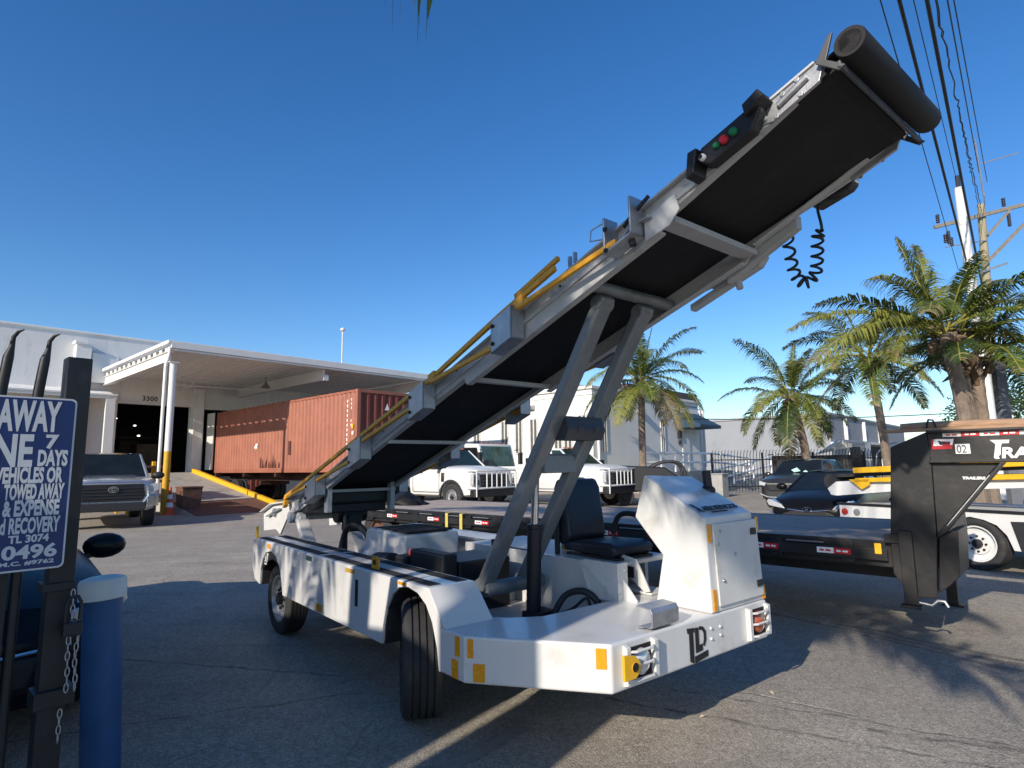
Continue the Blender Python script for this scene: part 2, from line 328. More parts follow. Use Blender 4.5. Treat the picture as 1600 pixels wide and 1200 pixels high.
# near side panel with wheel arches
g=MB()
arcF=[(-.815,.388),(-.835,.50),(-.885,.62),(-.95,.70),(-1.04,.748),(-1.15,.765),(-1.26,.748),(-1.35,.69),(-1.42,.60),(-1.455,.49),(-1.465,.388)]
arcR=[(-3.30,.388),(-3.34,.50),(-3.41,.61),(-3.52,.69),(-3.66,.715),(-3.80,.69),(-3.89,.62),(-3.94,.52),(-3.95,.388)]
g.prism([(-.802,.388),(-.802,.645),(-.92,.79),(-4.19,.79),(-4.19,.52),(-4.10,.42)]+arcR[::-1]+arcF[::-1],'xz',yr,yr+.02)
g.build('side_panel',WHITE,LD,bev=.004)
g=MB(); g.box(-4.19,-.92,yr+.004,yi,.768,.792); g.build('side_pod_top',WHITE,LD,bev=.006)
g=MB(); g.prism([(-.925,.79),(-.92,.794),(-.752,.612),(-.77,.608)],'xz',yr,yi); g.build('slope_plate',WHITE,LD,bev=.002)
g=MB(); g.box(-4.17,-.93,yi-.02,yi-.002,.42,.766); g.prism([(-.93,.42),(-.93,.766),(-.8,.61),(-.8,.42)],'xz',yi-.02,yi-.002); g.build('inner_panel',WHITE,LD)
g=MB(); g.box(-4.19,-4.172,yr+.02,yi-.02,.50,.768); g.build('rear_panel',WHITE,LD,bev=.003)
for x0,x1 in ((-4.14,-2.60),(-2.52,-.97)):
    for y0,y1 in ((-.405,-.325),(-.225,-.145)):
        g=MB(); g.box(x0,x1,y0,y1,.792,.7945); g.build('tread_strip',TREAD,LD)
# wheel-well linings
for pts in (arcF,arcR):
    g=MB(); n=len(pts); ins=[(x,z-.004) for x,z in pts]
    g.loft([[(x,yr+.022,z) for x,z in ins],[(x,yi-.03,z) for x,z in ins]],closed=False); g.prism([(ins[0][0],.36)]+ins+[(ins[-1][0],.36)],'xz',yi-.04,yi-.03)
    o=g.build('wheel_well',PLAST,LD)
g=MB(); g.text('97',.115,(-3.885,yr+.019,.60),(1,0,0),(0,0,1),bold=.004,sx=.9); g.box(-3.885,-3.82,yr+.017,yr+.021,.578,.588); g.build('fleet_number',WHT,LD)
# front deck / bumper
g=MB(); g.prism([(0,0),(0,1.42),(-.62,1.42),(-.62,.12),(-.72,-.04),(-.80,-.10),(-.80,yr),(-.582,yr)],'xy',.388,.612); g.build('front_deck',WHITE,LD,bev=.012,seg=3)
# frame, floor of the well, far side
g=MB(); g.box(-4.1,-.7,.02,.12,.30,.42); g.box(-4.1,-.7,.86,.96,.30,.42)
for x in (-3.9,-2.9,-1.9,-.9): g.box(x,x+.08,.121,.859,.31,.41)
g.build('chassis_frame',BLACK,LD,bev=.005)
g=MB(); g.box(-1.62,-.63,-.10,.745,.43,.45); g.build('well_floor',WHITE2,LD)
g=MB(); g.box(-1.66,-1.625,-.10,.745,.43,.60); g.build('cross_member',WHITE2,LD,bev=.004)
g=MB(); g.box(-2.3,-.66,.75,.765,.43,.815); g.prism([(-.66,.43),(-.66,.815),(-.64,.815),(-.46,.62),(-.46,.614)],'xz',.75,.765); g.build('well_wall',WHITE,LD,bev=.003)
g=MB(); g.box(-2.3,-.66,.766,1.40,.79,.812); g.build('seat_platform',WHITE2,LD,bev=.004)
g=MB(); g.box(-4.19,-.9,1.385,1.42,.388,.79); g.build('far_side_panel',WHITE,LD,bev=.004)
g=MB(); g.box(-4.19,-2.32,1.10,1.384,.766,.788); g.build('far_pod_top',WHITE,LD)
g=MB(); g.box(-.86,-.58,.705,.722,.60,.835); g.box(-.585,-.567,.705,.80,.60,.835); g.beam((-.87,.7,.82),(-.60,.7,.63),.012,.02); g.beam((-.88,.7,.815),(-.80,.7,.62),.012,.02)
for x,z in ((-.83,.8),(-.6,.8),(-.6,.74),(-.6,.66),(-.75,.75)): g.lathe([(.008,0),(.007,.008),(0,.008)],(x,.704,z),(0,-1,0),8)
for y in (.73,.77):
    for z in (.65,.72,.79): g.lathe([(.008,0),(.007,.008),(0,.008)],(-.567,y,z),(1,0,0),8)
g.build('rib_bracket',WHITE2,LD,bev=.002)
g=MB(); g.prism([(-.80,.86),(-.62,.83),(-.52,.64),(-.56,.63),(-.82,.80)],'xz',.95,.965); g.box(-.78,-.52,.966,1.15,.615,.63); g.build('pedal_panel',WHITE2,LD,bev=.003)
g=MB(); g.box(-.72,-.64,.942,.949,.71,.78); g.build('vent_slot',DARK,LD)
# wheels
wheel(LD,-1.27,-.28,.335,.335,.235,.2,-1,STEEL,BLACK,steer=-27)
wheel(LD,-3.63,-.28,.302,.302,.19,.20,-1,GALV,BLACK)
g=MB(); g.prism([(-3.95,.55)]+[(x,z-.003) for x,z in arcR[::-1] if z>.5]+[(-3.32,.55),(-3.45,.61),(-3.66,.645),(-3.85,.60)],'xz',yr+.022,yr+.028); g.build('wheel_cover',PLAST,LD)
wheel(LD,-1.18,1.25,.335,.335,.235,.2,1,STEEL,BLACK,steer=-27)
wheel(LD,-3.66,1.25,.335,.335,.22,.21,1,GALV,BLACK)
g=MB(); g.tube([(-3.66,-.28,.335),(-3.66,1.2,.335)],.05,10); g.tube([(-1.18,-.2,.335),(-1.18,1.2,.335)],.045,10); g.build('axle',BLACK,LD,smooth=40)
# reflectors, marks
def refl(x0,x1,z0,z1,y=yr,m=AMBER,name='reflector'):
    g=MB(); g.box(x0,x1,y-.004,y-.0005,z0,z1); g.m=0; return g.build(name,m,LD)
refl(-1.26,-1.165,.768,.785); refl(-2.02,-1.87,.745,.772,m=mat('worn_amber',(.42,.26,.05),.5,var=.4,scale=40)); refl(-2.53,-2.42,.40,.455); refl(-3.75,-3.66,.735,.775)
refl(-.655,-.615,.505,.60); refl(-.685,-.63,.395,.485,m=AMBER)
refl(-2.77,-2.65,.74,.775,m=mat('green_data_plate',(.03,.09,.08),.4,var=.5,scale=60),name='data_plate')
g=MB(); g.box(-1.855,-1.815,yr-.003,yr-.0005,.545,.715); g.build('handle_slot',DARK,LD)
# chamfer direction for its reflector
cd_=Vector((.582,.438,0)).normalized(); cn=Vector((cd_.y,-cd_.x,0))
def chq(a,b,z0,z1):
    P=Vector((-.582,yr,0)); q=[P+cd_*a,P+cd_*b]; g=MB()
    return g.plate([q[0]+Vector((0,0,z0)),q[1]+Vector((0,0,z0)),q[1]+Vector((0,0,z1)),q[0]+Vector((0,0,z1))],cn,.004)
chq(.655,.705,.50,.592).build('reflector',AMBER,LD)
chq(.02,.05,.51,.60).build('reflector',AMBER,LD); chq(.05,.11,.40,.485).build('reflector',AMBER,LD)
# bumper lights
def lightbox(y0,y1,lensm,tag_):
    g=MB(); g.box(.001,.004,y0+.03,y1-.02,.425,.575); g.build('lamp_recess',DARK,LD)
    g=MB()
    yc=(y0+y1)/2+.01
    g.lathe([(.062,0),(.06,.012),(.045,.022),(.0,.028)],(.004,yc,.50),(1,0,0),22); g.build('headlight',lensm,LD,smooth=50)
    g=MB()
    for y in (y0,y1-.03): g.prism([(0,.405),(.03,.415),(.03,.585),(0,.595)],'xz',y,y+.03)
    for z in (.432,.50,.562): g.tube([(.022,y0+.03,z),(.04,y0+.06,z),(.04,y1-.06,z),(.022,y1-.03,z)],.0075,8)
    g.build('lamp_guard',WHITE2,LD,bev=.003)
lightbox(.075,.315,LENS,0); lightbox(1.175,1.41,ORL,1)
g=MB(); g.prism([(.02,.455),(.02,.57),(.10,.555),(.135,.52),(.135,.485),(.10,.455)],'yz',.045,.06)
g.lathe([(.022,0),(.022,.003),(0,.003)],(.0605,.09,.507),(1,0,0),16); g.mi=[0]*len(g.f)
g2=g.build('tow_eye',YELB,LD,bev=.003)
g=MB(); g.lathe([(.021,0),(.02,.003),(0,.003)],(.064,.092,.507),(1,0,0),16); g.build('tow_eye_hole',DARK,LD)
# maker's mark on the bumper, dark letters with a bar
g=MB(); x=.001
def pl(pts): g.plate([(x,y,z) for y,z in pts],(1,0,0),.003)
pl([(.590,.580),(.655,.574),(.655,.552),(.642,.553),(.642,.395),(.608,.41),(.608,.553),(.594,.554)])
pl([(.662,.572),(.692,.570),(.692,.478),(.724,.481),(.724,.448),(.662,.444)])
pl([(.700,.575),(.735,.568),(.760,.54),(.760,.495),(.742,.465),(.730,.475),(.741,.50),(.741,.532),(.727,.552),(.700,.557)])
pl([(.652,.428),(.772,.440),(.772,.410),(.652,.394)])
g.build('bumper_emblem',BLACK,LD)
g=MB()
for y,z in ((.81,.545),(.81,.49),(.90,.54),(.90,.495)): g.lathe([(.008,0),(.008,.006),(.004,.009),(0,.009)],(.001,y,z),(1,0,0),10)
g.builds('bumper_bolt',WHITE,LD)
# bent step plate
g=MB(); pr=[(-.10,.614),(-.10,.622),(-.012,.624),(0,.634),(.002,.70),(-.012,.722),(-.10,.727),(-.10,.719),(-.018,.714),(-.006,.70),(-.008,.64),(-.016,.632)]
g.prism(pr,'xz',.31,.53); g.build('step_bracket',GALV,LD,bev=.002)
# console cowl
g=MB(); c=[(0,.613),(-.385,.613),(-.325,.90),(-.44,1.02),(-.53,1.115),(-.445,1.382),(-.06,1.155),(-.02,1.14)]
tp=lambda k:[(x_,.84+.0*z_,z_) for x_,z_ in c]
far=[(x_-(.02 if z_>1 else 0),1.40-.02*(z_-.6),z_-(.02 if z_>1.2 else 0)) for x_,z_ in c]
g.loft([[(x_,.835+.018*(z_-.6),z_) for x_,z_ in c],far]); g.build('console',WHITE,LD,bev=.012,seg=3)
def cf(y,z,o=0): # point on the console front
    k=(z-.613)/(1.14-.613); return (-.02*k+o,y,z)
g=MB(); g.plate([cf(.905,.645,.001),cf(1.385,.645,.001),cf(1.375,1.10,.001),cf(.90,1.10,.001)],(1,0,0),.012); dr=g.build('console_door',WHITE2,LD,bev=.004)
g=MB()
for y,z in ((1.29,1.03),(1.31,.72)): g.plate([cf(y,z-.02,.014),cf(y+.06,z-.02,.014),cf(y+.06,z+.02,.014),cf(y,z+.02,.014)],(1,0,0),.008)
g.builds('latch',PLAST,dr,bev=.004)
g=MB()
for y,z in ((.965,1.055),(.935,.985),(1.10,.915),(.96,.78)): g.lathe([(.011,.012),(.010,.018),(.006,.022),(0,.022)],cf(y,z),(1,0,0),10)
g.build('rivet',STEEL,dr,smooth=60)
for y,z0,z1 in ((.855,1.0,1.10),(.855,.625,.74),(1.375,1.02,1.11),(1.378,.62,.70)):
    g=MB(); g.plate([cf(y,z0,.001),cf(y+.032,z0,.001),cf(y+.032,z1,.001),cf(y,z1,.001)],(1,0,0),.005); g.build('reflector',AMBER,LD)
# lettering on the sloping cowl
u=Vector((-.385,0,.227)).normalized(); 
g=MB(); O=Vector((-.075,.935,1.168)); nrm=Vector((.227,0,.385)).normalized(); O+=nrm*.0045
g.text('AEROSERVICIOS',.058,O,(0,1,0),u,sx=.86,bold=.0012)
g.add([O+Vector((0,y,0))+u*h+nrm*.001 for y,h in ((-.075,.07),(-.045,.07),(-.015,-.012),(-.04,-.012))],[(0,1,2,3)])
g.add([O+Vector((0,y,0))+u*h+nrm*.001 for y,h in ((-.075,-.012),(-.058,-.012),(-.045,.03),(-.055,.03))],[(0,1,2,3)])
g.text('GROUND SUPPORT',.016,O-u*.024+Vector((0,.04,0)),(0,1,0),u,sx=1.2)
g.build('lettering',PLAST,LD)
g=MB(); g.tube([(-.30,1.33,1.28),(-.31,1.33,1.40)],.028,12); g.sphere((-.305,1.33,1.27),.05,.05,.035); g.build('beacon_stub',PLAST,LD,smooth=40)
# seat
g=MB(); g.prism([(-1.30,.90),(-1.22,.87),(-1.14,.93),(-1.19,1.28),(-1.23,1.345),(-1.28,1.345),(-1.31,1.28)],'xz',.86,1.25)
st=g.build('seat_back',VINYL,LD,bev=.035,seg=3,smooth=50)
g=MB(); g.prism([(-1.22,.845),(-1.22,.90),(-1.12,.915),(-.78,.925),(-.72,.90),(-.72,.85),(-.76,.83)],'xz',.86,1.27); g.build('seat_cushion',VINYL,LD,bev=.03,seg=3,smooth=50)
g=MB()
g.tube(sm([(-1.12,1.30,.93),(-1.08,1.30,1.04),(-1.0,1.30,1.085),(-.86,1.30,1.07),(-.80,1.30,1.0),(-.80,1.30,.92)]),.02,8); g.build('armrest',PLAST,LD,smooth=50)
g=MB(); g.box(-1.20,-.72,.88,1.25,.813,.83); g.tube([(-1.25,.84,.80),(-1.25,.84,1.25)],.02,8); g.beam((-1.3,.84,.8),(-1.2,.84,.8),.05,.02); g.build('seat_mount',PLAST,LD)
g=MB(); g.box(-1.18,-.76,.80,.86,.66,.80); g.build('seat_box',mat('grey_box',(.2,.21,.21),.55,var=.15),LD,bev=.006)
# engine cover and bits
g=MB(); g.prism([(-2.38,.45),(-2.38,.90),(-3.02,.925),(-3.10,.90),(-3.16,.70),(-3.30,.62),(-3.30,.45)],'xz',.22,.74); ec=g.build('engine_cover',WHITE,LD,bev=.02,seg=3)
g=MB(); g.box(-3.0,-2.42,.26,.70,.918,.932,Matrix.Translation((0,0,-.008))); g.build('cover_tread',TREAD,LD)
g=MB()
for k in range(3): g.sphere((-3.02+.24*k,.20,.60),.10,.08,.13)
g.box(-3.3,-2.38,.14,.22,.44,.56); g.build('engine_base',WHITE,LD,smooth=50)
g=MB(); g.tube([(-2.46,.02,.70),(-2.20,.02,.72)],.085,18); g.tube([(-2.48,.02,.70),(-2.46,.02,.70)],.07,18); g.build('air_filter',PLAST,LD,bev=.008,smooth=40)
g=MB()
for x0,x1,y0,y1,z0,z1 in ((-2.14,-1.98,.0,.3,.45,.80),(-1.95,-1.50,.02,.14,.45,.86),(-1.95,-1.50,.15,.60,.45,.80),(-2.3,-2.16,.1,.4,.45,.7)): g.box(x0,x1,y0,y1,z0,z1)
g.build('battery_case',BLACK,LD,bev=.015)
g=MB(); g.lathe([(.03,0),(.03,.03),(.02,.045),(0,.045)],(-2.05,.1,.80),(0,0,1),12); g.build('filler_cap',REDL,LD,smooth=40)
g=MB(); g.box(-2.3,-2.2,-.08,.0,.50,.66); g.build('coolant_bottle',mat('milky_plastic',(.6,.62,.6),.4),LD,bev=.02)
g=MB()
for k in range(7): g.beam((-1.95,.80,.60+.035*k),(-1.45,.80,.60+.035*k),.03,.018)
g.box(-1.97,-1.95,.78,.83,.5,.86); g.box(-1.45,-1.43,.78,.83,.5,.86); g.build('radiator_grille',BLACK,LD)
g=MB(); random.seed(5)
for k in range(5):
    y=.2+.08*k; g.tube([(-2.3,y,.55),(-2.1,y+random.uniform(-.1,.1),.75),(-1.9,y+random.uniform(-.1,.1),.70),(-1.7,y,.5)],.016,6)
g.tube(sm([(-3.85,.30,.62),(-3.75,.32,.85),(-3.55,.34,.90),(-3.35,.36,.80),(-3.2,.36,.62)]),.03,8); g.tube([(-3.9,.36,.98),(-3.87,.36,.80),(-3.82,.34,.62)],.022,8)
g.tube(sm([(-1.0,.55,.47),(-.95,.62,.60),(-.82,.66,.64),(-.74,.70,.58),(-.74,.70,.50)]),.022,8); g.tube(sm([(-1.0,.50,.47),(-.9,.62,.52),(-.8,.66,.60),(-.76,.66,.52)]),.011,6)
g.builds('hose',PLAST,LD,smooth=60)
g=MB()
for z in (.94,): g.prism([(-.02,0),(.12,0),(.12,.10),(.09,.13),(.01,.13),(-.02,.10)],'xz',0,.012)
o=g.build('lifting_lug',YEL,LD,bev=.003); o.location=(-1.72,-.385,.795); o.scale=(.7,1,.62)
g=MB(); g.lathe([(.028,0),(.028,.003),(0,.003)],(.05,-.001,.07),(0,-1,0),14); g.build('lug_hole',DARK,o)
g=MB(); g.prism([(-4.17,.79),(-4.11,.79),(-4.12,.90),(-4.16,.90)],'xz',-.43,-.415); g.build('corner_marker',YELB,LD)
o=MB().prism([(-.03,0),(.07,0),(.07,.09),(.0,.12),(-.03,.1)],'xz',0,.012).build('lifting_lug',YEL,LD); o.location=(-1.35,1.0,.815)

# ------------- conveyor -------------
SL=.333
def zt(s,d=0): return 2.62+SL*s+d
sec=[(1.12,.06),(.85,.09),(.40,.125),(.33,.185),(-1.30,.19),(-1.33,.135),(-4.72,.135)]
def rail(y0,y1):
    g=MB(); top=[(s,zt(s)) for s in (-4.72,1.12)]; bot=[(s,zt(s,-d)) for s,d in sec]
    g.prism(top+bot,'xz',y0,y1)
    return g
sgn=1
for y0,y1,inn in ((.08,.095,1),(.845,.86,-1)):
    g=rail(y0,y1)
    yf=(y1,y1+.035) if inn>0 else (y0-.035,y0)
    for (a,da),(b,db) in zip(sec[:-1],sec[1:]):
        if abs(a-b)<.1: continue
        g.prism([(a,zt(a,-da)),(b,zt(b,-db)),(b,zt(b,-db+.012)),(a,zt(a,-da+.012))],'xz',*yf)
    yo=(y0-.03,y0) if inn>0 else (y1,y1+.03)
    g.prism([(1.1,zt(1.1,-.004)),(-4.7,zt(-4.7,-.004)),(-4.7,zt(-4.7,-.016)),(1.1,zt(1.1,-.016))],'xz',*yo)
    # outer stiffening rib
    yo=(y0-.012,y0) if inn>0 else (y1,y1+.012)
    g.prism([(.9,zt(.9,-.075)),(-4.6,zt(-4.6,-.075)),(-4.6,zt(-4.6,-.10)),(.9,zt(.9,-.10))],'xz',*yo)
    ro=g.build('boom_rail',RAILW,LD,bev=.003)
    g=MB(); random.seed(2)
    for s in (-.35,.05,.56,.62,.66,.78,.83,.90,.95,-.9,-1.4,-2.1,-2.5,-3.2):
        g.lathe([(.008,0),(.008,.003),(0,.003)],(s,(y0-.0125 if inn>0 else y1+.0125),zt(s,-.035-.02*random.random())),(0,-inn,0),8)
    g.build('bolt_hole',DARK,ro)
g=MB()
g.prism([(-4.78,zt(-4.78,.006)),(1.16,zt(1.16,.006)),(1.16,zt(1.16,-.006)),(-4.78,zt(-4.78,-.006))],'xz',.10,.84)
g.prism([(-4.78,zt(-4.78,-.075)),(1.16,zt(1.16,-.065)),(1.16,zt(1.16,-.073)),(-4.78,zt(-4.78,-.085))],'xz',.10,.84)
g.build('belt',BELT,LD)
ax=Vector((0,1,0))
g=MB(); g.lathe([(.042,0),(.055,0),(.058,.01),(.058,.83),(.055,.84),(.042,.84),(.042,0)],(1.232,.045,2.982),ax,40); g.build('tip_roller',mat('roller_rubber',(.009,.009,.010),.75,var=.25,scale=9,bump=.03,bscale=50,dirt=(.018,.017,.016),dscale=5),LD,smooth=40)
g=MB(); g.tube([(1.10,.11,2.965),(1.10,.83,2.965)],.052,20); g.build('head_drum',BELT,LD,smooth=40)
g=MB(); g.tube([(-5.12,.11,.955),(-5.12,.83,.955)],.055,20); g.build('tail_drum',RUBBER,LD,smooth=40)
# a thin bar below the tip roller
g=MB(); g.beam((1.195,.03,2.905),(1.195,.90,2.905),.012,.025); 
for y in (.035,.885): g.prism([(1.11,2.955),(1.165,3.045),(1.18,3.045),(1.15,2.95),(1.215,2.895),(1.19,2.885)],'xz',y,y+.012)
g.build('tip_bracket',mat('dark_steel',(.10,.10,.105),.5,.5,var=.2),LD,bev=.002)
for y,dy in ((.06,-1),(.862,1)):
    g=MB(); y1=y+.018
    g.prism([(.86,zt(.86,-.005)),(1.09,zt(1.09,-.005)),(1.13,zt(1.13,-.04)),(1.11,zt(1.11,-.095)),(.92,zt(.92,-.105)),(.86,zt(.86,-.08))],'xz',y,y1)
    ye=y if dy<0 else y1
    for s,d in ((.89,-.02),(.89,-.07),(.94,-.10),(.97,-.03),(1.03,-.02),(1.04,-.09)): g.lathe([(.012,0),(.012,.008),(0,.008)],(s,ye,zt(s,d)),(0,dy,0),6)
    g.tube([(.95,ye+dy*.008,zt(.95,-.065)),(1.07,ye+dy*.008,zt(1.07,-.045))],.014,8)
    g.build('take_up_plate',GALV,LD,bev=.002)
# control box with buttons
g=MB(); s0,s1=.62,.90
g.prism([(s0,zt(s0,-.01)),(s1,zt(s1,-.01)),(s1,zt(s1,-.06)),(.86,zt(.86,-.115)),(.66,zt(.66,-.115)),(s0,zt(s0,-.08))],'xz',.0,.066)
cb=g.build('control_box',BLACK,LD,bev=.008)
g=MB(); g.prism([(.84,zt(.84,-.0)),(.91,zt(.91,.012)),(.93,zt(.93,-.03)),(.85,zt(.85,-.055))],'xz',-.03,.07); g.prism([(.575,zt(.575,-.005)),(.62,zt(.62,-.015)),(.60,zt(.60,-.115)),(.56,zt(.56,-.115))],'xz',-.03,.07); g.builds('box_shield',BLACK,cb,bev=.004)
for s,m,r in ((.635,WHT,.016),(.705,mat('green_button',(.01,.16,.06),.35),.014),(.74,mat('red_button',(.55,.02,.04),.35),.02),(.785,mat('green_button',(.01,.2,.07),.35),.018)):
    g=MB(); g.lathe([(r,0),(r,.012),(r*.7,.02),(0,.02)],(s,-.001,zt(s,-.065)),(0,-1,0),16); b=g.build('button',m,cb,smooth=50)
g=MB(); g.lathe([(.009,0),(.009,.004),(0,.004)],(.635,-.0215,zt(.635,-.065)),(0,-1,0),12); g.build('key_hole',DARK,cb)
# latch lever and plates near the boom joint
g=MB(); g.prism([(.26,zt(.26,-.08)),(.44,zt(.44,-.07)),(.46,zt(.46,-.16)),(.40,zt(.40,-.20)),(.26,zt(.26,-.19))],'xz',.055,.066); g.build('joint_plate',RAILW,LD,bev=.003)
g=MB(); g.beam((.10,.045,zt(.10,-.125)),(.20,.045,zt(.20,-.08)),.01,.05,(0,1,0)); g.beam((.20,.045,zt(.20,-.08)),(.31,.045,zt(.31,-.10)),.01,.045,(0,1,0))
g.tube([(.13,.035,zt(.13,-.10)),(.13,.06,zt(.13,-.10))],.017,10); g.build('latch_arm',GALV,LD,bev=.004)
g=MB(); g.tube([(.16,.02,zt(.16,-.06)),(.20,.02,zt(.20,-.04)),(.32,.02,zt(.32,-.01))],.010,8); g.tube([(.20,.02,zt(.2,-.12)),(.215,.02,zt(.215,-.19))],.018,10); g.build('latch_handle',PLAST,LD,smooth=50)
g=MB(); g.box(-.045,.045,-.002,0,-.028,.028); o=g.build('caution_label',mat('yellow_label',(.55,.5,.2),.6,var=.5,scale=60),LD); o.location=(.20,.066,zt(.2,-.035)); o.rotation_euler.y=-math.atan(SL)
g=MB()
for s,h in ((.36,.10),(-1.31,.06),(-2.45,.05),(-3.75,.05)): MB().beam((s,.097,zt(s,-.145)),(s,.843,zt(s,-.145)),h,.03).build('cross_brace',RAILW,LD,bev=.003)
# side brackets and folded handrails
def bracket(s,w,y,d,top=.0,dep=.20):
    g=MB(); yo=y-d*.105
    a,b=(y,yo) if d>0 else (y,yo)
    q=lambda s_,z_:(s_,zt(s_,z_))
    lo,hi=min(a,b),max(a,b)
    g.prism([q(s,top),q(s+.012,top),q(s+.012,-dep),q(s,-dep)],'xz',lo,hi); g.prism([q(s+w-.012,top),q(s+w,top),q(s+w,-dep),q(s+w-.012,-dep)],'xz',lo,hi)
    g.prism([q(s,-dep),q(s+w,-dep),q(s+w,-dep+.012),q(s,-dep+.012)],'xz',lo,hi)
    fo=(min(yo,yo+d*.012),max(yo,yo+d*.012)); g.prism([q(s,top),q(s+w,top),q(s+w,-dep),q(s,-dep)],'xz',*fo) if top==0 else None
    o=g.build('rail_bracket',GALV,LD,bev=.003)
    g=MB()
    for dz in (-.04,-.15): g.lathe([(.013,0),(.013,.008),(0,.008)],(s+w*.12,yo,zt(s+w*.12,dz)),(0,-d,0),8)
    g.build('bracket_bolt',DARK,o)
for y,d in ((.068,1),(.872,-1)):
    for s,w in ((-.87,.20),(-1.89,.21),(-2.95,.24),(-3.97,.27)): bracket(s,w,y,d)
    bracket(.07,.18,y,d,.03,.16)
    yb=y-d*.075
    g=MB(); P=[(-.31,.012),(-.80,.012),(-1.55,-.012),(-2.87,.02),(-4.60,.07)]
    for (a,da),(b,db) in zip(P[:-1],P[1:]): g.beam((a,yb,zt(a,da)),(b,yb,zt(b,db)),.026,.034)
    g.beam((-.66,yb,zt(-.66,.045)),(-.28,yb,zt(-.28,.05)),.024,.028)
    hr=g.build('handrail',YEL,LD,bev=.005)
    for (a,da),(b,db) in zip([(-.62,-.04),(-1.60,-.04),(-2.87,-.03),(-4.62,.05)],[(.14,-.13),(-.82,-.165),(-1.74,-.12),(-2.95,-.13)]):
        g=MB(); g.beam((a,yb-d*.01,zt(a,da)),(b,yb-d*.01,zt(b,db)),.024,.03); g.prism([(a-.035,zt(a-.035,.02)),(a+.045,zt(a+.045,.02)),(a+.045,zt(a+.045,-.035)),(a-.02,zt(a-.02,-.045))],'xz',yb-.022,yb+.022); g.build('handrail_link',YEL,LD,bev=.005)
    g=MB(); g.beam((-4.6,yb,zt(-4.6,.08)),(-4.62,yb,zt(-4.62,-.0)),.03,.04); g.build('handrail_end',YEL,LD,bev=.004)
# small fittings on the outer face
g=MB()
for s in (-.26,-.22): g.beam((s,.06,zt(s,.0)),(s,.06,zt(s,.06)),.02,.015)
g.tube([(.02,.03,zt(.02,.06)),(-.04,.0,zt(-.04,.05)),(-.03,-.02,zt(-.03,-.02)),(.04,.0,zt(.04,-.05))],.004,5); g.builds('wire_clip',GALV,LD)
# tail nose plates
for y,d in ((.055,-1),(.862,1)):
    g=MB(); g.prism([(-5.58,.945),(-5.20,1.055),(-4.60,1.11),(-4.36,1.12),(-4.66,.985),(-4.95,.72),(-5.05,.755),(-5.12,.765),(-5.54,.72)],'xz',y,y+.02)
    g.prism([(-5.58,.945),(-5.20,1.055),(-4.60,1.11),(-4.60,1.095),(-5.20,1.04),(-5.56,.935)],'xz',min(y,y+d*.05),max(y,y+d*.05)+.02)
    g.prism([(-4.72,1.06),(-4.40,1.165),(-4.40,1.02),(-4.62,.96)],'xz',y+.001,y+.019)
    tn=g.build('tail_plate',WHITE2,LD,bev=.004)
    ye=y if d<0 else y+.02
    g=MB(); g.lathe([(.05,0),(.045,.03),(.02,.035),(0,.035)],(-5.12,ye,.955),(0,d,0),14); g.beam((-5.34,ye+d*.01,.90),(-4.90,ye+d*.01,1.01),.012,.07,(0,1,0)); g.build('bearing',GALV,tn,smooth=40)
g=MB(); g.tube([(-4.55,.05,.93),(-4.55,.90,.93)],.035,12); g.tube([(-4.60,.03,.93),(-4.60,.10,.93)],.06,14); g.build('pivot_shaft',WHITE2,LD,smooth=40)
g=MB(); g.box(-4.35,-3.85,.14,.80,1.0,1.10); g.prism([(-4.6,1.02),(-3.8,1.22),(-3.8,1.10),(-4.5,.95)],'xz',.10,.84); g.build('belt_motor_housing',PLAST,LD,bev=.02)
g=MB(); g.tube([(-4.0,.30,.98),(-4.0,.62,.98)],.09,16); g.box(-4.08,-3.9,.40,.55,.80,.98); g.build('drive_motor',BLACK,LD,bev=.01,smooth=40)
for y in (.10,.62):
    g=MB(); g.beam((-4.42,y,.93),(-3.95,y,.50),.06,.12,(0,1,0)); g.tube([(-4.42,y-.035,.93),(-4.42,y+.035,.93)],.06,14); g.build('rear_pivot_arm',WHITE2,LD,bev=.006)
for y in (.12,.80):
    g=MB(); g.beam((-3.75,y,1.30),(-3.75,y,1.02),.05,.08,(1,0,0)); g.build('hanger_plate',RAILW,LD,bev=.004)
# lift arms
for y in (.20,.545):
    g=MB(); g.beam((-1.36,y+.045,.62),(-.17,y+.045,2.38),.075,.108,(0,1,0)); am=g.build('lift_arm',ARMG,LD,bev=.018,seg=3)
    g=MB(); g.tube([(-1.33,y-.005,.66),(-1.33,y+.10,.66)],.05,14); g.tube([(-.2,y-.01,2.34),(-.2,y+.10,2.34)],.04,14); g.builds('arm_pin',ARMG,am,smooth=40)
g=MB(); g.beam((-.80,.28,1.46),(-.80,.555,1.46),.11,.12); g.build('arm_cross_plate',ARMG,LD,bev=.012)
g=MB(); g.prism([(-.72,1.60),(-.56,1.60),(-.53,1.66),(-.56,1.74),(-.70,1.74),(-.74,1.66)],'xz',.28,.60)
for y in (.38,.52): g.lathe([(.022,0),(.022,.004),(0,.004)],(-.53,y,1.66),(1,0,-.3),12)
g.build('arm_stop_block',mat('dark_grey_steel',(.07,.072,.078),.5,.4,var=.2),LD,bev=.008)
MB().tube([(-1.30,.22,.64),(-1.30,.72,.64)],.05,12).build('arm_shaft',ARMG,LD,smooth=40); MB().tube([(-.17,.10,2.42),(-.17,.84,2.42)],.035,12).build('arm_shaft',ARMG,LD,smooth=40)
g=MB(); g.tube([(-1.10,.47,.47),(-1.075,.47,1.04)],.048,20); g.tube([(-1.075,.47,1.03),(-1.074,.47,1.06)],.052,20); g.box(-1.16,-1.02,.42,.60,.455,.50); g.build('lift_cylinder',BLACK,LD,bev=.004,smooth=40)
